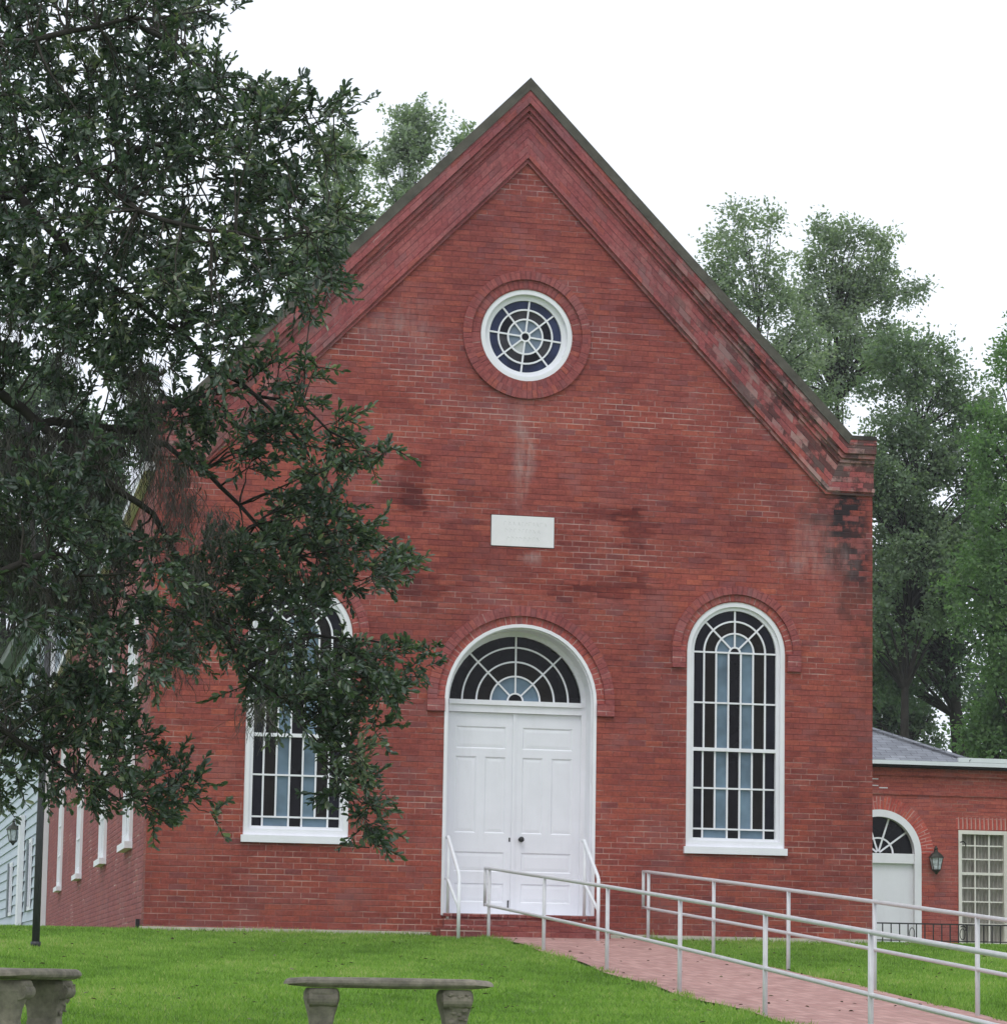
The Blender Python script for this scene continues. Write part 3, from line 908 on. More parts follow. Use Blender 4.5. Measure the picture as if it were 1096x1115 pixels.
def door_leaf(x0, x1, side):
    d = MB()
    z0, z1 = DZ0 + .002, 2.80
    yb, yf = YD + .016, YD
    d.box(x0, x1, yb, YD + .06, z0, z1)
    st = .105
    xm = (x0 + x1) / 2
    zz = [(.42, .66), (.80, 1.05), (1.285, 2.245), (2.345, 2.625)]     # panel rows, bottom up
    # stiles and rails
    d.box(x0, x0 + st, yf, yb, z0, z1); d.box(x1 - st, x1, yf, yb, z0, z1)
    ed = [z0] + [v for r_ in zz for v in r_] + [z1]
    for i in range(0, len(ed), 2): d.box(x0 + st, x1 - st, yf + .0005, yb, ed[i], ed[i + 1])
    d.box(xm - .055, xm + .055, yf + .0005, yb, zz[2][0], zz[2][1])
    pans = [(x0 + st, x1 - st, *zz[0]), (x0 + st, x1 - st, *zz[1]), (x0 + st, x1 - st, *zz[3]),
            (x0 + st, xm - .055, *zz[2]), (xm + .055, x1 - st, *zz[2])]
    for xa, xb, za, zb in pans:
        i = .035
        A = [(xa, yf, za), (xb, yf, za), (xb, yf, zb), (xa, yf, zb)]
        B = [(xa + i * .5, yb - .003, za + i * .5), (xb - i * .5, yb - .003, za + i * .5), (xb - i * .5, yb - .003, zb - i * .5), (xa + i * .5, yb - .003, zb - i * .5)]
        D = [(xa + i * 1.6, yf + .008, za + i * 1.6), (xb - i * 1.6, yf + .008, za + i * 1.6), (xb - i * 1.6, yf + .008, zb - i * 1.6), (xa + i * 1.6, yf + .008, zb - i * 1.6)]
        for k in range(4):
            d.poly([A[k], A[(k + 1) % 4], B[(k + 1) % 4], B[k]])
            d.poly([B[k], B[(k + 1) % 4], D[(k + 1) % 4], D[k]])
        d.poly(D)
    if side > 0:
        d.box(x0 - .022, x0 + .022, yf - .016, yf - .001, z0, z1)      # meeting bead
    o = d.build('door_leaf', M_white2, church)
    if side > 0:
        k = MB()
        kx, kz = x0 + .10, 1.215
        secs = []
        for yy, rr in ((yf, .030), (yf - .008, .030), (yf - .012, .014), (yf - .035, .014), (yf - .045, .030), (yf - .062, .036), (yf - .078, .026), (yf - .084, .008)):
            secs.append([(kx + rr * math.cos(2 * math.pi * j / 14), yy, kz + rr * math.sin(2 * math.pi * j / 14)) for j in range(14)])
        k.loft(secs)
        k.build('door_knob', M_iron, o, smooth=True)
    else:
        k = MB(); k.box(x1 - .05, x1 - .032, yf - .006, yf + .004, 1.185, 1.235); k.build('keyhole_plate', M_iron, o, bevel=.003)
        k = MB(); k.box(x1 - .055, x1 - .042, yf - .014, yf + .004, .36, .45); k.tube([(x1 - .048, yf - .014, .44), (x1 - .048, yf - .035, .445)], .008); k.build('bottom_bolt', M_iron, o)
door_leaf(C - hwi, C - .004, -1)
door_leaf(C - .002, C + hwi, 1)

# stoop
m = MB()
m.box(3.66, 5.58, -.10, .40, -.4, .225)
st1 = m.build('door_step', M_step, church)
m = MB()
for k in range(17):
    x = 3.655 + k * .1135
    m.box(x + .004, x + .109, -.125, .0, .227, .268)
m.build('step_nosing', M_step, st1, bevel=.006)
m = MB()
m.box(3.56, 5.68, -.42, -.102, -.4, .085)
m.build('lower_step', M_step, st1)

# datestone
m = MB()
m.box(px0, px1, -.012, .05, pz0, pz1)
ds = m.build('datestone', M_marble, church, bevel=.004)
m = MB(); m.box(px0 - .008, px1 + .008, .040, .06, pz0 - .008, pz1 + .008); m.build('stone_joint', M_dark, ds)
r_ = random.Random(5)
for z, xa, xb in ((5.165, 4.34, 4.87), (5.075, 4.36, 4.78), (4.975, 4.38, 4.77)):     # three weathered, unreadable lines
    x = xa
    while x < xb:
        w_ = r_.uniform(.022, .036)
        m = MB()
        pts = [(x, -.0125, z - .022), (x + w_ * r_.uniform(0, .4), -.0125, z + .022), (x + w_, -.0125, z + r_.choice((-.022, .004, .022)))]
        m.tube(pts, .0022, 4)
        m.build('worn_letter', M_mark, ds)
        x += w_ + r_.uniform(.016, .032)

# side windows down the long left wall
for i, y in enumerate((2.45, 8.0, 15.0, 22.6)):
    hw = .70
    def YZ(m_):      # turn an x,z,y build into the x=0 wall plane (outside is -x)
        m_.v = [(yy, y + hw + xx, zz) for xx, yy, zz in m_.v]
        return m_
    f = MB()
    f.prism(arch(0, 1.16, 3.62, hw), [arch(0, 1.27, 3.62, hw - .11)], -.045, .02)
    f = YZ(f).build('side_window', M_white, church, bevel=.005)
    s = MB(); s.box(-hw - .05, hw + .05, -.105, .02, 1.075, 1.165); YZ(s).build('sill', M_white, f, bevel=.008)
    p = MB(); p.prism(arch(0, 1.20, 3.62, hw - .08), [], -.012, .0); YZ(p).build('glass_panes', G_side, f)
    b = MB()
    for k in (-.36, 0, .36): b.box(k - .012, k + .012, -.030, -.013, 1.22, 4.0)
    for z in (1.8, 2.4, 3.0, 3.6): b.box(-hw + .1, hw - .1, -.032, -.013, z - .012, z + .012)
    YZ(b).build('glazing_bars', M_white, f)
m = MB(); m.box(-.06, -.01, .5, .56, -.1, .13); m.build('vent_pipe', M_iron, church)

# ------------------------------------------------------------------ stair handrails at the door
def stair_rail(x, name, label):
    e = empty(name, (x, -.85, 0), label=label, cat='handrail', group='handrails at the church door steps')
    L = lambda p: (p[0] - x, p[1] + .85, p[2])
    r = .022
    top, low = (x, -.06, 1.20), (x, -.80, .74)
    m = MB(); m.tube([L(p) for p in ((x, .02, 1.20), top, low, (x, -.84, .70), (x, -.85, .62))], r, 10); m.build('top_rail', M_hrail, e, smooth=True)
    m = MB(); m.tube([L(p) for p in ((x, .02, .70), (x, -.06, .69), (x, -.84, .32))], r * .9, 10); m.build('lower_rail', M_hrail, e, smooth=True)
    m = MB(); m.tube([L((x, -.85, -.12)), L((x, -.85, .70))], r, 10); m.build('post', M_hrail, e, smooth=True)
    m = MB(); m.tube([L((x, -.10, .2)), L((x, -.10, 1.19))], r * .9, 10); m.build('post', M_hrail, e, smooth=True)
stair_rail(3.70, 'stair_handrail', 'short white pipe handrail on the left side of the church door')
stair_rail(5.42, 'stair_handrail', 'short white pipe handrail on the right side of the church door')

# ------------------------------------------------------------------ ramp rails along the walk
def ramp_rail(X, y0, n, label, step, sway, span):
    e = empty('walk_railing', (X, 0, 0), label=label, cat='railing', group='pipe railings along the brick walk')
    ys_ = [y0 - step * i for i in range(n)]
    H = .845
    g = lambda y: .067 * y
    # gentle sway of the line, as the real one is not quite straight
    sx = lambda y: sway[0] + sway[1] * math.sin(max(0, min(1.15, (y0 - y) / (step * span))) * math.pi)
    yy = [ys_[0] + .26] + [v for a, b in zip(ys_[:-1], ys_[1:]) for v in (a, (a + b) / 2)] + [ys_[-1], ys_[-1] - 1.2]
    r = .0205
    top = [(sx(y), y, g(y) + H) for y in yy]
    mid = [(sx(y), y, g(y) + H * .47) for y in yy]
    m = MB(); m.tube([(top[0][0], top[0][1], top[0][2] - .03)] + top, r, 10); m.build('top_rail', M_rail, e, smooth=True)
    m = MB(); m.tube(mid, r * .92, 10); m.build('mid_rail', M_rail, e, smooth=True)
    m = MB(); m.tube([(sx(yy[0]), yy[0], g(yy[0]) + H * .47 - .02), (sx(yy[0]), yy[0], g(yy[0]) + H)], r, 10); m.build('end_loop', M_rail, e, smooth=True)
    for y in ys_:
        m = MB(); m.tube([(sx(y), y, g(y) - .25), (sx(y), y, g(y) + H - .01)], r * 1.02, 10)
        m.build('post', M_rail, e, smooth=True)
ramp_rail(4.19, -.59, 9, 'long galvanised pipe railing on the near left edge of the brick walk', 2.844, (-.07, .115), 5)
ramp_rail(6.21, -.39, 9, 'long galvanised pipe railing on the far right edge of the brick walk', 2.799, (-.045, .07), 4)

# ------------------------------------------------------------------ stone benches
def bench(loc, rz, label):
    e = empty('stone_bench', loc, rz, label=label, cat='bench', group='stone benches on the lawn')
    hl, hd, H = .735, .22, .47
    def octo(inx, iny, z, ch):
        x, y = hl - inx, hd - iny
        pts = [(-x + ch, -y), (0, -y), (x - ch, -y), (x, -y + ch * .8), (x, 0), (x, y - ch * .8), (x - ch, y), (0, y), (-x + ch, y), (-x, y - ch * .8), (-x, 0), (-x, -y + ch * .8)]
        out = []
        for px_, py_ in pts:
            # worn ends sit a little lower than the middle
            sag = -.016 * max(0, (abs(px_) - .50) / .235) ** 1.5 if z > H - .045 else .018 * max(0, (abs(px_) - .50) / .235)
            out.append((px_, py_, z + sag))
        return out
    s = MB()
    s.loft([octo(.045, .045, H - .078, .13), octo(.03, .03, H - .074, .13), octo(.006, .006, H - .058, .14), octo(0, 0, H - .040, .14), octo(.006, .006, H - .020, .14), octo(.022, .022, H - .005, .13), octo(.04, .04, H, .13)])
    s.build('seat_slab', M_stone, e, bevel=.004)
    for sgn, carved in ((-1, False), (1, True)):
        l = MB()
        prof = [(-.30, .115, .17), (.0, .105, .165), (.03, .100, .155), (.06, .082, .125), (.13, .080, .115), (.20, .092, .125), (.27, .112, .15), (.32, .124, .172), (.36, .122, .18), (.385, .108, .172), (.392, .100, .16)]
        secs = []
        for z, a, b in prof:
            sec = []
            for k in range(24):
                t = 2 * math.pi * k / 24
                c, s_ = math.cos(t), math.sin(t)
                n_ = 4.5
                rr = (abs(c) ** n_ + abs(s_) ** n_) ** (-1 / n_)
                flute = 1 - (.05 * (math.cos(6 * t) > .3) if 0.06 < z < .3 else 0)
                sec.append((sgn * .47 + a * c * rr * flute, b * s_ * rr * flute, z))
            secs.append(sec)
        l.loft(secs)
        # volutes at the shoulders of the leg
        for ys in (-1, 1):
            for (rad, wd) in ((.052, .098), (.034, .106), (.016, .110)):
                cy_, cz_ = ys * .135, .315
                sec0 = [[(sgn * .47 + xx, cy_ + rad * math.cos(2 * math.pi * j / 16), cz_ + rad * math.sin(2 * math.pi * j / 16)) for j in range(16)] for xx in (-wd, wd)]
                l.loft(sec0)
        if carved:
            rr_ = random.Random(3)
            for k in range(26):
                t = rr_.uniform(-.09, .09); z = rr_.uniform(.16, .36)
                w_ = rr_.uniform(.012, .03)
                yy_ = -.118 - .06 * max(0, (z - .2) / .16)
                c0 = [(sgn * .47 + t + w_ * math.cos(2 * math.pi * j / 8), yy_ - .004, z + w_ * .7 * math.sin(2 * math.pi * j / 8)) for j in range(8)]
                c1 = [(sgn * .47 + t + w_ * .4 * math.cos(2 * math.pi * j / 8), yy_ - .016, z + w_ * .3 * math.sin(2 * math.pi * j / 8)) for j in range(8)]
                l.loft([c0, c1])
        l.build('leg', M_stone, e, smooth=False)
    return e
bp = at(423, 1070, -14.5)
bench((bp.x, -14.5, CZ - .005 - .47), R(-4), 'grey stone bench with clipped corners seen side-on on the lawn')
b2 = at(28, 1062, -14.9)
bench((b2.x, -14.9, CZ + .02 - .47), R(71), 'grey stone bench cut off by the left edge of the photo, seen end-on')

# ------------------------------------------------------------------ annex
AY = 15.0
annex = empty('brick_annex', (W + .02, AY, .2), label='low red brick annex with arched white door behind the church on the right', cat='building')
def AL(m_):
    m_.v = [(x - W - .02, y - AY, z - .2) for x, y, z in m_.v]
    return m_
ax0, ax1 = W + .02, 24.0
DC, DH = 14.47, .80
wx0, wx1, wz0, wz1 = 16.0, 16.93, .22, 2.33
m = MB()
m.prism([(ax0, -.2), (ax1, -.2), (ax1, 3.46), (ax0, 3.46)],
        [arch(DC, .1, 1.88, DH - .003), [(wx0, wz0), (wx1, wz0), (wx1, wz1), (wx0, wz1)]], AY, AY + .3)
m.box(ax1 - .3, ax1 - .001, AY + .301, AY + 10, -.2, 3.46)
AL(m).build('wall', M_annex, annex)
m = MB()
m.box(ax0, ax1 + .03, AY - .05, AY + .02, 3.31, 3.455)
AL(m).build('corbel_course', M_annex, annex)
m = MB()
m.box(ax0, ax1 + .015, AY - .025, AY + .02, 2.96, 3.03)
AL(m).build('string_course', M_annex, annex)
m = MB()
m.box(ax0, ax1 + .25, AY - .24, AY - .02, 3.462, 3.50, 1)
m.box(ax0, ax1 + .25, AY - .27, AY - .02, 3.502, 3.575, 0)
AL(m).build('fascia', [M_fascia, M_dark], annex)
m = MB()
# hipped main roof running into a lower pitch on the right
def rp(pts, uvs=None): m.poly(pts, uvs)
E0, E1 = (ax0, AY - .25, 3.58), (16.15, AY - .25, 3.58)
Rg0, Rg1 = (ax0, AY + 2.6, 4.87), (13.4, AY + 2.6, 4.87)
rp([E0, E1, Rg1, Rg0], [(p[0], (p[1] - AY) * 1.1) for p in (E0, E1, Rg1, Rg0)])
bk = (16.15, AY + 5.4, 3.58)
rp([E1, bk, Rg1], [(p[1], p[0]) for p in (E1, bk, Rg1)])
rp([(ax0, AY + 5.4, 3.58), bk, Rg1, Rg0], [(p[0], p[1]) for p in ((ax0, AY + 5.4, 3.58), bk, Rg1, Rg0)])
flat = [(16.0, AY - .25, 3.577), (ax1 + .25, AY - .25, 3.577), (ax1 + .25, AY + 10, 3.78), (16.0, AY + 10, 3.78)]
rp(flat, [(p[0], p[1]) for p in flat])
AL(m).build('roof', M_shingle, annex)
m = MB(); m.tube([(E1[0], E1[1], E1[2] + .02), (Rg1[0], Rg1[1], Rg1[2] + .02)], .05, 6); AL(m).build('hip_ridge', M_shingle, annex)
m = MB(); m.box(15.9, ax1 + .26, AY - .272, AY - .20, 3.579, 3.66); AL(m).build('roof_edge', M_fascia, annex)
# arched door
m = MB()
m.prism(arch(DC, .1, 1.88, DH), [arch(DC, .101, 1.88, DH - .13)], AY - .02, AY + .16)
m.box(DC - DH + .12, DC + DH - .12, AY + .02, AY + .16, 1.70, 1.88)
fr = AL(m).build('arched_doorway', M_white, annex, bevel=.008)
m = MB(); m.box(DC - DH + .12, DC + DH - .12, AY + .09, AY + .14, .1, 1.70); AL(m).build('annex_door', M_white2, annex)
m = MB(); sector(m, DC, 1.88, 0, DH - .12, 0, math.pi, AY + .12, 0, 24); AL(m).build('fanlight_glass', G_black, fr)
m = MB(); fan_bars(m, DC, 1.88, DH - .13, (.42,), AY + .08, AY + .11, .03, [math.pi * k / 5 for k in range(1, 5)], hub=.05); AL(m).build('fanlight_bars', M_white, fr)
m = MB(); m.ring(DC, 1.88, DH + .004, DH + .24, 0, math.pi, AY - .006, AY + .05, 40); AL(m).build('brick_arch', M_soldier, annex)
m = MB()
for k in range(13):
    xa = wx0 - .06 + k * .083
    m.poly([(xa, AY - .008, wz1 + .03), (xa + .075, AY - .008, wz1 + .03), (xa + .075, AY - .008, wz1 + .25), (xa, AY - .008, wz1 + .25)], [(.06, .0075), (.06, .064), (.26, .064), (.26, .0075)])
AL(m).build('brick_lintel', M_soldier, annex)
# sash window
m = MB()
fw = .055
m.box(wx0 - .01, wx0 + fw, AY - .02, AY + .12, wz0, wz1 + .01)
m.box(wx1 - fw, wx1 + .01, AY - .02, AY + .12, wz0, wz1 + .01)
m.box(wx0 + fw, wx1 - fw, AY - .018, AY + .12, wz1 - .06, wz1 + .01)
m.box(wx0 + fw, wx1 - fw, AY - .018, AY + .12, wz0, wz0 + .06)
ws = AL(m).build('sash_window', M_cream, annex, bevel=.005)
gx0, gx1 = wx0 + fw, wx1 - fw
m = MB()
for k in (1, 2):
    x = gx0 + (gx1 - gx0) * k / 3
    m.box(x - .013, x + .013, AY + .03, AY + .06, wz0 + .05, wz1 - .05)
for z in (2.06, 1.81, 1.28, 1.03, .62): m.box(gx0, gx1, AY + .028, AY + .06, z - .012, z + .012)
m.box(gx0, gx1, AY + .02, AY + .06, 1.52, 1.57)
AL(m).build('glazing_bars', M_cream, ws)
m = MB()
N = 60
for k in range(N):
    xa, xb = gx0 + (gx1 - gx0) * k / N, gx0 + (gx1 - gx0) * (k + 1) / N
    ya, yb_ = (AY + .11 + .03 * math.sin(k_ * 1.15) + .015 * math.sin(k_ * .43) for k_ in (k, k + 1))
    m.poly([(xa, ya, wz0 + .02), (xb, yb_, wz0 + .02), (xb, yb_, wz1 - .03), (xa, ya, wz1 - .03)])
AL(m).build('curtain', M_curtain, ws)
m = MB()
m.box(wx1 + .045, wx1 + .095, AY - .10, AY - .005, wz0 + .05, wz1)
AL(m).build('shutter_edge', M_iron, annex)
m = MB()
m.box(wx1 + .10, wx1 + .52, AY - .06, AY - .01, wz0 + .04, wz1)
for k in range(24): m.box(wx1 + .15, wx1 + .47, AY - .075, AY - .06, wz0 + .12 + k * .08, wz0 + .165 + k * .08)
AL(m).build('shutter', M_clap, annex)
for z in (.55, 2.10):
    for x in (wx0 + .05, wx1 + .12):
        m = MB()
        m.tube([(x - .06, AY - .10, z + .01), (x, AY - .11, z + .03), (x + .05, AY - .10, z - .01), (x + .05, AY - .09, z - .06)], .012, 6)
        AL(m).build('shutter_catch', M_iron, annex)
for x, z, w_, h_ in ((14.34, 3.24, .16, .015), (14.30, 3.12, .2, .014), (14.52, 3.08, .16, .018)):
    m = MB()
    m.box(x - .06, x - .06 + w_, AY - .012, AY + .01, z - h_ / 2, z + h_ / 2)
    AL(m).build('mortar_patch', M_white, annex)

# wall lantern builder (bracket, cage, panes, cap)
def lantern(loc, s, label, rz=0, down=False):
    e = empty('wall_lantern', loc, rz, label=label, cat='lantern')
    def hexa(r, z, n=6): return [(r * s * math.cos(2 * math.pi * k / n + .5236), -.20 * s + r * s * math.sin(2 * math.pi * k / n + .5236), z * s) for k in range(n)]
    m = MB(); m.loft([hexa(.10, -.24), hexa(.165, .05)]); m.build('glass', M_lglass, e)
    m = MB()
    for a, b in zip(hexa(.103, -.245), hexa(.170, .055)): m.tube([a, b], .009 * s, 5)
    m.loft([hexa(.02, -.36), hexa(.05, -.31), hexa(.110, -.255), hexa(.105, -.235)])
    m.build('cage', M_verd, e)
    m = MB(); m.loft([hexa(.195, .045), hexa(.185, .075), hexa(.12, .15), hexa(.05, .20), hexa(.03, .25), hexa(.045, .28), hexa(.012, .33)]); m.build('cap', M_verd, e)
    m = MB()
    m.box(-.045 * s, .045 * s, -.02 * s, -.001, -.12 * s, .16 * s)
    m.tube([(0, -.01, .10 * s), (0, -.10 * s, .30 * s), (0, -.2 * s, .34 * s), (0, -.2 * s, .26 * s)], .014 * s, 6)
    m.build('bracket', M_verd, e)
    return e
lp_ = at(1016, 938, AY)
lantern((lp_.x, AY, lp_.z + .02), .74, 'hexagonal bronze wall lantern beside the arched annex door')

# low iron fence on the lawn's crest in front of the annex
e = empty('iron_fence', (9.6, 14.2, 0), label='low black iron fence in front of the annex', cat='fence')
zg = float(G(12, 14.2))
x_, n_ = 9.6, 0
m = MB(); m.box(0, 10.6, -.012, .012, .36 + zg, .385 + zg); m.box(0, 10.6, -.012, .012, .06 + zg, .08 + zg); m.build('rail', M_iron, e)
m = MB()
for k in range(66):
    x = k * .16
    m.box(x, x + .018, -.009, .009, zg - .1, .36 + zg)
    if k % 6 == 2 and k > 2:
        for j in range(10):
            a0, a1 = 2 * math.pi * j / 10, 2 * math.pi * (j + 1) / 10
            m.tube([(x + .085 + .05 * math.cos(a0), 0, zg + .2 + .1 * math.sin(a0)), (x + .085 + .05 * math.cos(a1), 0, zg + .2 + .1 * math.sin(a1))], .008, 5)
m.build('pickets', M_iron, e)

# ------------------------------------------------------------------ white clapboard house behind the church, left
HY0, HY1 = 30.1, 50.1
hx = lambda y: -.10 - .033 * (y - HY0)
house = empty('clapboard_house', (hx(HY0), HY0, .3), label='white clapboard two-storey house behind the church on the left', cat='house')
def HL(m_):
    o = Vector((hx(HY0), HY0, .3))
    m_.v = [tuple(Vector(p) - o) for p in m_.v]
    return m_
m = MB()
A, B = Vector((hx(HY0), HY0, 0)), Vector((hx(HY1), HY1, 0))
n_out = Vector((-1, -.033, 0)).normalized()
m.poly([A + Vector((0, 0, -.3)), B + Vector((0, 0, -.3)), B + Vector((0, 0, 7.7)), A + Vector((0, 0, 7.7))])
nb = 31
for k in range(nb):
    z0 = -.1 + k * .252; z1 = z0 + .250
    a0, b0 = A + n_out * .045, B + n_out * .045
    a1, b1 = A + n_out * .010, B + n_out * .010
    v = lambda p, z: (p.x, p.y, z)
    m.poly([v(a0, z0), v(b0, z0), v(b1, z1), v(a1, z1)])
    m.poly([v(a0, z0), v(b0, z0), v(B, z0), v(A, z0)])
m.poly([(hx(HY0), HY0, -.3), (8, HY0, -.3), (8, HY0, 7.7), (hx(HY0), HY0, 7.7)])
m.poly([(hx(HY1), HY1, -.3), (8, HY1, -.3), (8, HY1, 7.7), (hx(HY1), HY1, 7.7)])
HL(m).build('wall', M_clap, house)
def hbox(m_, y0, y1, o0, o1, z0, z1, mi=0):
    p = []
    for z in (z0, z1):
        for yy, oo in ((y0, o0), (y1, o0), (y1, o1), (y0, o1)):
            b_ = Vector((hx(yy), yy, 0)) + n_out * oo
            p.append((b_.x, b_.y, z))
    for q_ in ((0, 1, 5, 4), (1, 2, 6, 5), (2, 3, 7, 6), (3, 0, 4, 7), (4, 5, 6, 7), (3, 2, 1, 0)):
        m_.poly([p[i] for i in q_], None, mi)
m = MB(); hbox(m, HY0 - .02, HY0 + .25, -.10, .07, -.1, 7.7); HL(m).build('corner_board', M_white, house)
m = MB(); hbox(m, HY0 - .4, HY1, .0, .42, 7.68, 7.95); HL(m).build('eaves_fascia', simple('weathered_eaves', (.15, .17, .15), .8, 0, .3, 4), house)
m = MB()
ea = Vector((hx(HY0), HY0 - .4, 7.955)) + n_out * .46; eb = Vector((hx(HY1), HY1, 7.955)) + n_out * .46
m.poly([ea, eb, (3.6, HY1, 10.3), (3.6, HY0 - .4, 10.3)], [(0, 0), (20, 0), (20, 5), (0, 5)])
m.poly([(3.6, HY1, 10.3), (3.6, HY0 - .4, 10.3), (8.2, HY0 - .4, 7.9), (8.2, HY1, 7.9)], [(0, 0), (20, 0), (20, 5), (0, 5)])
HL(m).build('roof', M_shingle, house)
for (y0, z0, z1, wd) in ((33.2, 5.4, 7.0, .9), (38.5, 5.4, 7.0, .9), (40.5, .9, 2.3, 1.0), (33.2, .9, 2.6, .9)):
    m = MB()
    hbox(m, y0, y0 + wd, .045, .075, z0, z1)
    w_ = HL(m).build('house_window', M_white, house)
    m = MB(); hbox(m, y0 + .1, y0 + wd - .1, .0755, .08, z0 + .1, z1 - .1); HL(m).build('glass_panes', G_grey, w_)
    m = MB(); hbox(m, y0 + wd + .02, y0 + wd + .5, .05, .10, z0, z1); HL(m).build('shutter', simple('blue_grey_shutter', (.16, .19, .22), .6, 0, .2), house)
m = MB(); hbox(m, 36.2, 36.9, .045, .16, -.1, 3.3); HL(m).build('door_pilaster', M_white, house)
hl = Vector((hx(37.6), 37.6, 2.95)) + n_out * .05
lantern(hl, .95, 'small black lantern on the white clapboard house wall', R(-90))

# dark post on the lawn by the church's left corner
e = empty('metal_post', (-1.42, -4.1, float(G(-1.42, -4.1))), label='slim dark metal post on the lawn by the left church corner', cat='post')
m = MB(); m.tube([(0, 0, -.3), (0, 0, 1.2), (.015, 0, 3.3)], [.042, .040, .036], 12); m.build('shaft', M_pole, e, smooth=True)
m = MB(); m.tube([(0, 0, .0), (0, 0, .06)], .055, 12); m.build('collar', M_pole, e, smooth=True)

# ------------------------------------------------------------------ the live oak, its trunk out of view on the left
def in_poly(x, y, poly):
    c = False
    j = len(poly) - 1
    for i in range(len(poly)):
        xi, yi = poly[i]; xj, yj = poly[j]
        if (yi > y) != (yj > y) and x < (xj - xi) * (y - yi) / (yj - yi) + xi: c = not c
        j = i
    return c

oak_x, oak_y = -4.7, -17.0
oak = empty('live_oak', (oak_x, oak_y, float(G(oak_x, oak_y))), label='big dark live oak whose leafy limbs hang in from the left edge', cat='tree')
OO = np.array(oak.location)
ow = lambda p: (p[0] - OO[0], p[1] - OO[1], p[2] - OO[2])
wood = MB()
rr = random.Random(11)
def bez(a, b, sag=.1, n=5, jit=.04):
    a, b = Vector(a), Vector(b)
    L = (b - a).length
    mid = (a + b) / 2 + Vector((rr.uniform(-1, 1), rr.uniform(-1, 1), rr.uniform(-.3, 1))) * L * sag
    return [(a * (1 - t) ** 2 + mid * 2 * t * (1 - t) + b * t * t) + Vector((rr.gauss(0, 1), rr.gauss(0, 1), rr.gauss(0, 1))) * (jit * L * .12 if 0 < i < n else 0) for i, t in ((i, i / n) for i in range(n + 1))]
tg = float(OO[2])
trunk = MB()
tpts = [(oak_x, oak_y, tg - .3), (oak_x, oak_y, tg + .25), (oak_x + .05, oak_y, tg + 1.2), (oak_x + .12, oak_y + .05, tg + 2.3), (oak_x + .1, oak_y + .1, tg + 3.6), (oak_x - .1, oak_y + .3, tg + 5.2), (oak_x - .1, oak_y + .2, tg + 7.0)]
trunk.tube([ow(p) for p in tpts], [.62, .48, .40, .38, .33, .25, .12], 14)
trunk.build('trunk', M_bark, oak, smooth=True)
limbs_px = [
    [(-330, 640, -17.0), (-120, 470, -16.9), (0, 428, -16.8), (34, 456, -16.7), (70, 462, -16.6), (125, 466, -16.4), (180, 485, -16.2), (240, 530, -16.0), (300, 590, -15.8), (370, 640, -15.6)],
    [(34, 456, -16.7), (110, 520, -16.9), (165, 560, -16.6), (215, 640, -16.2), (265, 730, -15.9), (330, 790, -15.7), (370, 850, -15.6)],
    [(-330, 420, -17.0), (-100, 240, -16.6), (20, 210, -16.3), (90, 185, -16.0), (170, 160, -15.8), (260, 130, -15.6), (330, 130, -15.5)],
    [(20, 210, -16.3), (80, 280, -16.6), (150, 330, -16.3), (215, 380, -16.0), (290, 440, -15.8), (340, 500, -15.7), (375, 560, -15.6)],
    [(-330, 300, -17.0), (-80, 60, -17.3), (40, 40, -17.2), (140, 20, -17.0), (230, 10, -16.8)],
    [(-200, 560, -17.0), (-40, 640, -17.2), (55, 600, -17.0), (100, 640, -16.8), (180, 660, -16.6), (250, 680, -16.2), (330, 690, -16)],
    [(-200, 640, -17.0), (-60, 740, -16.7), (10, 800, -16.4), (60, 830, -16.2), (130, 870, -16.1), (200, 875, -16.0)],
    [(140, 20, -17.0), (190, 50, -16.6), (240, 90, -16.3), (290, 105, -16.0), (340, 125, -15.8)],
    [(90, 185, -16.0), (150, 230, -17.2), (230, 250, -17.4), (310, 260, -17.2), (360, 250, -17)],
    [(125, 466, -16.4), (190, 440, -15.4), (260, 420, -15.3), (330, 440, -15.4), (380, 480, -15.6), (410, 495, -15.7)],
    [(300, 590, -15.8), (360, 600, -15.2), (410, 620, -15.2)],
    [(265, 730, -15.9), (340, 690, -15.3), (420, 700, -15.2), (462, 712, -15.2)],
]
rad0 = [.050, .030, .052, .036, .040, .032, .030, .022, .026, .024, .018, .018]
limb_pts = []
for L, r0 in zip(limbs_px, rad0):
    P3 = [at(*p) for p in L]
    fine = []
    for a, b in zip(P3[:-1], P3[1:]):
        for k in range(3):
            t = k / 3
            fine.append(a.lerp(b, t) + Vector((rr.gauss(0, .018), rr.gauss(0, .03), rr.gauss(0, .018))) * (1 if k else .3))
    fine.append(P3[-1])
    rs = [r0 * (1 - .86 * (i / (len(fine) - 1)) ** .8) for i in range(len(fine))]
    wood.tube([ow(p) for p in fine], rs, 8)
    limb_pts += [(p, r) for p, r in zip(fine, rs)]
# join the limbs to the trunk
for s, z in ((0, 2.6), (2, 4.4), (4, 6.2), (5, 1.9), (6, 1.6)):
    a = Vector((oak_x, oak_y, tg + z)); b = at(*limbs_px[s][0])
    wood.tube([ow(p) for p in bez(a, b, .12)], [rad0[s] * 2.4, rad0[s] * 2.0, rad0[s] * 1.7, rad0[s] * 1.4, rad0[s] * 1.2, rad0[s]], 8)
LP = np.array([tuple(p) for p, r in limb_pts]); LRD = np.array([r for p, r in limb_pts])

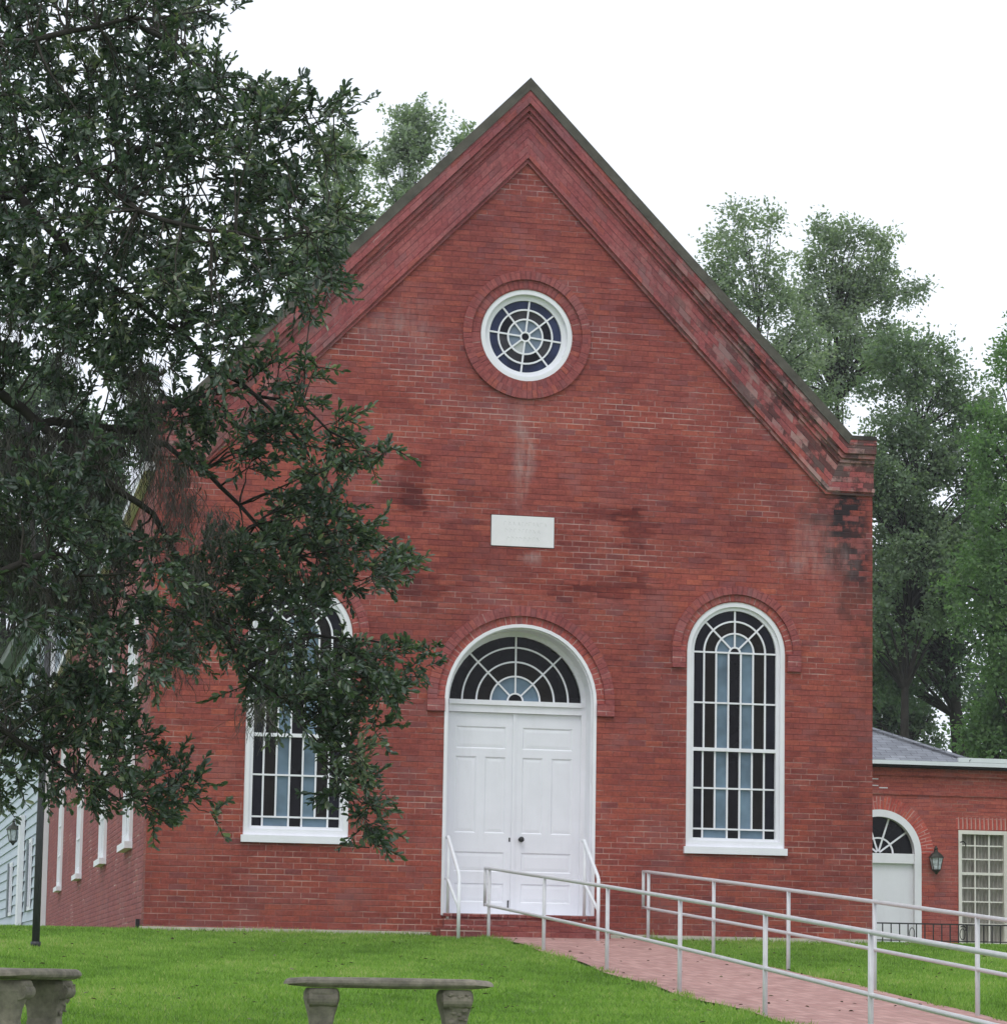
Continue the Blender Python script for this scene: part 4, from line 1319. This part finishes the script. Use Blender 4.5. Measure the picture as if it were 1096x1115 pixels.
REG = [  # outline in the view, clump spacing px, clump radius, depth range
    ([(-70, -70), (225, -70), (240, 0), (205, 40), (235, 75), (290, 85), (335, 108), (370, 128), (372, 165), (352, 200), (378, 240), (380, 280), (362, 312), (335, 345), (300, 330), (268, 350), (250, 395), (190, 410), (120, 415), (60, 385), (-70, 400)], 25, 1.0, (-17.6, -15.2)),
    ([(150, 425), (250, 400), (320, 385), (368, 430), (380, 480), (392, 540), (340, 560), (270, 520), (200, 500)], 29, .8, (-16.6, -15.2)),
    ([(280, 560), (385, 550), (430, 605), (435, 632), (385, 640), (345, 650), (345, 690), (395, 705), (420, 710), (400, 760), (340, 780), (280, 760), (240, 700), (200, 640), (220, 580)], 23.2, 1.0, (-16.4, -15.0)),
    ([(350, 790), (390, 800), (412, 870), (405, 900), (375, 880), (355, 850)], 21, .8, (-15.9, -15.3)),
    ([(-50, 400), (60, 390), (140, 415), (160, 455), (100, 500), (-50, 490)], 38, .7, (-17.4, -16.2)),
    ([(330, 760), (380, 770), (385, 830), (355, 840)], 24, .9, (-15.9, -15.3)),
    ([(-50, 755), (50, 740), (140, 765), (150, 800), (195, 835), (225, 880), (195, 895), (130, 875), (60, 850), (-50, 865)], 23, .95, (-16.8, -15.7)),
    ([(-50, 470), (110, 500), (160, 560), (240, 640), (240, 690), (150, 745), (80, 750), (62, 672), (-50, 690)], 30, .85, (-17.4, -15.8)),
    ([(400, 690), (450, 700), (440, 740), (405, 760)], 24, .7, (-15.6, -15.1)),
]
clumps = []
for poly, sp, rad, (ya, yb) in REG:
    xs = [p[0] for p in poly]; zs_ = [p[1] for p in poly]
    y = min(zs_)
    while y < max(zs_):
        x = min(xs)
        while x < max(xs):
            jx, jy = x + rr.uniform(-.5, .5) * sp, y + rr.uniform(-.5, .5) * sp
            if in_poly(jx, jy, poly): clumps.append((jx, jy, rr.uniform(ya, yb), rad))
            x += sp
        y += sp * .9
for px_, py_ in ((418, 493), (404, 500), (436, 622), (425, 600), (462, 712), (448, 722), (400, 905), (408, 918), (232, 884), (225, 70), (250, 8), (372, 128), (376, 240), (380, 170), (428, 745), (410, 790), (340, 400), (305, 395)):
    clumps.append((px_, py_, rr.uniform(-15.7, -15.2), .55))
LB, LD, LNn, LLn, LW, LT = [], [], [], [], [], []
twigs = MB()
ctr = Vector(at(40, 520, -16.5))
for (cx_, cy_, Y, rad) in clumps:
    c = at(cx_, cy_, Y)
    cn = np.array(c)
    d2 = ((LP - cn) ** 2).sum(1) + .10 * np.maximum(0, LP[:, 0] - cn[0]) * 3
    k = int(np.argmin(d2))
    src = Vector(LP[k])
    L = (c - src).length
    if .05 < L < .75:
        r0 = min(.007 + .004 * L, max(.005, LRD[k] * .7))
        pts = bez(src, c, .10, 5, .12)
        twigs.tube([ow(p) for p in pts], [r0 * (1 - .13 * i) for i in range(6)], 5, cap=False)
    out = (c - src).normalized() if L > .05 else Vector((1, 0, 0))
    cl_t = rr.gauss(.42, .16)
    nt_ = max(3, int(rr.gauss(9.6, 1.8) * (rad ** .8)))
    for t in range(nt_):
        dr = (out * .55 + Vector((rr.gauss(0, .62) + .12, rr.gauss(0, .6), rr.gauss(0, .58)))).normalized()
        st_ = c + Vector((rr.gauss(0, .03), rr.gauss(0, .06), rr.gauss(0, .03)))
        tl = rr.uniform(.13, .27) * (.55 + .45 * rad)
        bend = Vector((rr.gauss(0, .2), rr.gauss(0, .2), rr.gauss(-.12, .2)))
        tp = [st_, st_ + dr * tl * .5 + bend * tl * .15, st_ + dr * tl + bend * tl * .5]
        twigs.tube([ow(p) for p in tp], [.0055, .004, .002], 4, cap=False)
        nl = rr.randint(13, 20)
        for q_ in range(nl):
            f = .15 + .85 * (q_ + .5) / nl
            p = tp[0].lerp(tp[1], f * 2) if f < .5 else tp[1].lerp(tp[2], f * 2 - 1)
            side = Vector((rr.gauss(0, 1), rr.gauss(0, 1), rr.gauss(.15, 1))).normalized()
            dd = (dr * (.55 + .5 * f) + side * .75).normalized()
            LB.append(p); LD.append(dd)
            LNn.append((rr.gauss(0, .75), rr.gauss(-.1, .75), rr.gauss(.75, .7)))
            LLn.append(rr.uniform(.036, .070)); LW.append(rr.uniform(.36, .48))
            LT.append(cl_t + rr.gauss(0, .2) + (.42 if rr.random() < .06 else 0))
LB = np.array([tuple(p) for p in LB]) - OO; LD = np.array([tuple(p) for p in LD]); LNn = unit(np.array(LNn)); LLn = np.array(LLn); LW = np.array(LW) * LLn
print('oak clumps', len(clumps), 'leaves', len(LB))
lb = wood.build('limbs', M_bark2, oak, smooth=True)
twigs.build('twigs', M_bark, oak, smooth=True)
leaves('crown', LB, LD, LNn, LLn, LW, np.clip(np.array(LT), 0, 1), OAK, oak)

# spanish moss in grey curtains under the limbs
def moss():
    V, I = [], []
    spots = [(8, 470, 150), (25, 480, 170), (45, 475, 190), (62, 470, 150), (85, 470, 160), (105, 475, 190), (125, 470, 200), (160, 440, 150), (168, 480, 170), (195, 505, 150), (205, 540, 120), (60, 620, 130), (80, 640, 140), (45, 640, 170), (120, 600, 120), (180, 690, 80), (200, 700, 60), (150, 400, 140), (165, 400, 120), (0, 560, 130), (15, 590, 150), (215, 620, 90), (20, 330, 110), (70, 380, 90), (240, 560, 90), (105, 640, 110), (280, 770, 50)]
    k = 0
    for (sx_, sy_, ln) in spots:
        for _ in range(rr.randint(95, 150)):
            o = at(sx_ + rr.gauss(0, 9), sy_ + rr.gauss(0, 7), -16.5 + rr.gauss(0, .22))
            L = ln / 172 * (.12 + .85 * rr.random() ** 1.6)
            n = max(6, int(L / .03))
            w0 = rr.uniform(.0014, .0036)
            ph = rr.uniform(0, 6.28); fx = rr.uniform(14, 48); am = rr.uniform(.006, .030)
            dxx, dyy = rr.gauss(0, .09), rr.gauss(0, .09)
            a = rr.uniform(0, 3.14)
            prev = None
            for i in range(n + 1):
                t = i / n
                z = -L * t
                cxx = o.x + dxx * t + am * math.sin(fx * z + ph); cyy = o.y + dyy * t + am * math.cos(fx * z * .8 + ph)
                w = w0 * (1 - .6 * t) * (1 + .5 * math.sin(z * 60 + ph))
                V.append((cxx - w * math.cos(a), cyy - w * math.sin(a), o.z + z)); V.append((cxx + w * math.cos(a), cyy + w * math.sin(a), o.z + z))
                if i: I += [k - 2, k - 1, k + 1, k]
                k += 2
    o = fast_mesh('spanish_moss', np.array(V), 4, np.array(I), M_moss)
    tag(o, 'grey spanish moss hanging in curtains from the live oak limbs', 'moss', kind='stuff')
moss()

# ------------------------------------------------------------------ trees behind
def bg_tree(name, label, px, Y, blobs, mat, leaf=.13, npuff=70, per=190, seed=1, trunk_px=None, trunk_r=.22, puff_r=.62, bark=M_bark2):
    """blobs: list of (px, py, rx_px, ry_px, weight) ellipses of the crown; depth as wide as it is broad"""
    r2 = np.random.default_rng(seed); rp_ = random.Random(seed)
    s = (Y - CY) / FPX * 1.0
    base = at(px, 1040, Y)
    gz = float(G(base.x, Y))
    e = empty(name, (base.x, Y, gz), label=label, cat='tree', group='trees standing behind the church')
    o = np.array((base.x, Y, gz))
    wts = np.array([b[4] * b[2] * b[3] for b in blobs], float); wts /= wts.sum()
    puffs = []
    for b, w in zip(blobs, wts):
        c = np.array(at(b[0], b[1], Y))
        rx, rz = b[2] * s, b[3] * s
        ry = max(rx, .8) * .8
        for _ in range(max(3, int(npuff * w))):
            v = r2.normal(size=3); v /= np.linalg.norm(v)
            q_ = r2.uniform(.25, 1) ** .45
            puffs.append((c + v * q_ * np.array([rx, ry, rz]), r2.uniform(.55, 1.25) * puff_r))
    top = max(p[0][2] for p in puffs)
    cc = np.mean([p[0] for p in puffs], 0)
    # trunk
    m_ = MB()
    tp = [base.x, Y]
    hgt = top - gz
    tr = []
    for i in range(9):
        t = i / 8
        bx = base.x + (cc[0] - base.x) * t ** 1.6 + .15 * math.sin(3 * t + seed)
        by = Y + (cc[1] - Y) * t + .15 * math.cos(4 * t + seed)
        tr.append((bx, by, gz - .3 + (hgt * .86 + .3) * t))
    rs = [trunk_r * (1.25 if i == 0 else 1) * (1 - .85 * i / 8) for i in range(9)]
    m_.tube([tuple(np.array(p) - o) for p in tr], rs, 9)
    m_.build('trunk', bark, e, smooth=True)
    m_ = MB()
    TR = np.array(tr)
    for pc, pr_ in puffs:
        if rp_.random() < .8:
            dd = np.linalg.norm((TR - pc) * np.array([1, 1, .8]), axis=1) + np.where(TR[:, 2] > pc[2] - .3, 3, 0) + np.where(TR[:, 2] < gz + 1.5, 30, 0)
            k = int(np.argmin(dd))
            a = Vector(TR[k] - o); b_ = Vector(pc - o)
            mid = (a + b_) / 2 + Vector((0, 0, .15 * (b_ - a).length)) + Vector((rp_.gauss(0, .2), rp_.gauss(0, .2), 0))
            r0 = min(rs[k] * .6, .02 + .018 * (b_ - a).length)
            m_.tube([a, mid * .55 + a * .3 + b_ * .15, mid * .5 + b_ * .5, b_], [r0, r0 * .75, r0 * .5, r0 * .2], 5, cap=False)
    m_.build('limbs', bark, e, smooth=True)
    B, D_, T_ = [], [], []
    for pc, pr_ in puffs:
        n = int(per * (pr_ / puff_r) ** 1.6)
        # twig-like sprays: several short lines of leaves out of the puff centre
        ns = max(6, n // 9)
        dirs = unit(r2.normal(size=(ns, 3)) + np.array([0, 0, .15]))
        lens = pr_ * r2.uniform(.45, 1.15, ns)
        which = r2.integers(0, ns, n)
        t = r2.uniform(.1, 1, n) ** .7
        pos = pc + dirs[which] * (lens[which] * t)[:, None] + r2.normal(0, .07, (n, 3))
        B.append(pos)
        D_.append(dirs[which] * .5 + r2.normal(0, .7, (n, 3)))
        T_.append(np.clip(r2.normal(.45, .12) + r2.normal(0, .16, n), 0, 1))
    B = np.concatenate(B) - o; D_ = np.concatenate(D_); T_ = np.concatenate(T_)
    n = len(B)
    nr = unit(r2.normal(0, .8, (n, 3)) + np.array([0, -.2, .7]))
    ln = r2.uniform(.7, 1.3, n) * leaf
    leaves('crown', B, D_, nr, ln, ln * .58, T_, mat, e, six=False)
    return n

tot = 0
tot += bg_tree('broadleaf_tree', 'pale loose tree showing over the right slope of the church gable', 815, 34, [(797, 262, 28, 32, 1), (826, 258, 18, 26, .8), (782, 300, 18, 40, .8), (835, 315, 34, 40, .9), (805, 330, 30, 40, .8), (860, 380, 46, 50, 1), (830, 500, 50, 80, .5), (820, 640, 50, 80, .4)], BGL[0], .11, 112, 190, 1, puff_r=.55)
tot += bg_tree('broadleaf_tree', 'tall pale tree with an open top right of the church gable', 925, 37, [(882, 268, 22, 30, 1), (912, 255, 20, 24, 1), (945, 272, 26, 30, 1), (928, 300, 26, 26, 1.6), (950, 325, 26, 22, 1.2), (900, 320, 44, 40, .9), (965, 305, 22, 26, .6), (993, 322, 12, 10, .25), (925, 370, 60, 50, .9), (890, 430, 50, 60, 1), (955, 385, 34, 34, .9), (905, 560, 36, 80, .5), (900, 700, 34, 80, .4)], BGL[0], .11, 200, 190, 2, puff_r=.55)
tot += bg_tree('broadleaf_tree', 'broad mid-green tree filling the gap beside the right church wall', 985, 30, [(975, 405, 46, 46, 1.1), (1012, 392, 24, 28, 1), (1040, 420, 26, 34, 1), (1050, 500, 34, 60, 1), (1068, 455, 22, 46, .9), (1072, 560, 26, 60, .9), (985, 510, 60, 70, 1), (1045, 600, 40, 60, .9), (995, 620, 60, 80, 1), (955, 540, 26, 70, 1), (950, 660, 24, 60, .8)], BGL[1], .11, 285, 190, 3, trunk_r=.16, puff_r=.58)
tot += bg_tree('broadleaf_tree', 'fresh green tree at the right edge of the photo', 1128, 26, [(1100, 400, 26, 44, .5), (1080, 480, 34, 40, 1), (1092, 570, 46, 60, 1), (1065, 640, 30, 50, .7), (1100, 690, 50, 80, 1), (1110, 370, 20, 30, .3)], BGL[3], .11, 120, 200, 4, puff_r=.55)
tot += bg_tree('broadleaf_tree', 'dark tree with a leaning trunk above the annex roof', 1068, 33, [(1010, 600, 60, 80, 1), (1040, 660, 60, 70, 1), (975, 690, 40, 80, 1), (1000, 740, 50, 40, .6)], BGL[2], .12, 135, 210, 5, trunk_r=.38)
tot += bg_tree('broadleaf_tree', 'dark low tree behind the annex hip roof', 975, 44, [(970, 740, 40, 60, 1), (1010, 800, 30, 40, .45), (950, 800, 30, 60, .8), (1060, 830, 40, 30, .5)], BGL[2], .14, 90, 210, 6)
tot += bg_tree('leafy_shrub', 'bright green leafy shrub above the annex roof at the right edge', 1085, 27, [(1078, 805, 34, 22, 1), (1096, 780, 22, 26, 1)], BGL[3], .12, 38, 190, 7, trunk_r=.08)
tot += bg_tree('broadleaf_tree', 'pale bluish tree showing over the left slope of the church gable', 452, 46, [(445, 150, 34, 36, 1), (430, 200, 26, 50, .8), (470, 165, 16, 26, .4), (503, 150, 16, 16, .3), (495, 190, 20, 40, .5), (440, 300, 40, 70, .8)], BGL[0], .14, 80, 190, 8)
tot += bg_tree('broadleaf_tree', 'bluish tree behind the oak leaves beside the left gable slope', 372, 42, [(372, 200, 26, 60, 1), (392, 262, 18, 30, .6), (350, 290, 34, 60, 1)], BGL[0], .14, 60, 190, 9)
tot += bg_tree('broadleaf_tree', 'dark green tree behind the clapboard house roof', 10, 52, [(10, 560, 50, 110, 1), (-20, 650, 50, 80, 1), (40, 480, 30, 60, .5)], BGL[2], .15, 130, 210, 10)
tot += bg_tree('broadleaf_tree', 'hazy tree behind the mid-left gap of the oak crown', 40, 48, [(30, 420, 50, 40, 1), (70, 450, 40, 40, 1), (0, 470, 40, 60, 1)], BGL[2], .14, 60, 200, 13)
tot += bg_tree('broadleaf_tree', 'green tree between the oak limbs and the church side wall', 110, 50, [(95, 560, 50, 90, 1), (150, 470, 30, 60, .6)], BGL[1], .15, 90, 200, 11)
tot += bg_tree('broadleaf_tree', 'far dark tree low at the right edge behind the annex', 1120, 52, [(1110, 760, 60, 70, 1), (1050, 740, 30, 60, .4), (1120, 640, 60, 60, 1)], BGL[2], .15, 90, 210, 12)
print('bg leaves', tot)

# ------------------------------------------------------------------ humid air
hz = MB()
hz.box(-275, 295, -135, 435, -4.2, 26)
mh = bpy.data.materials.new('humid_air')
mh.use_nodes = True
mh.node_tree.nodes.clear()
ho = mh.node_tree.nodes.new('ShaderNodeOutputMaterial')
pv = mh.node_tree.nodes.new('ShaderNodeVolumePrincipled')
pv.inputs['Color'].default_value = (.93, .96, 1, 1)
pv.inputs['Density'].default_value = .00045
mh.node_tree.links.new(pv.outputs[0], ho.inputs['Volume'])
tag(hz.build('haze', mh), 'thin humid haze in the air between camera and far trees', 'haze', kind='stuff')
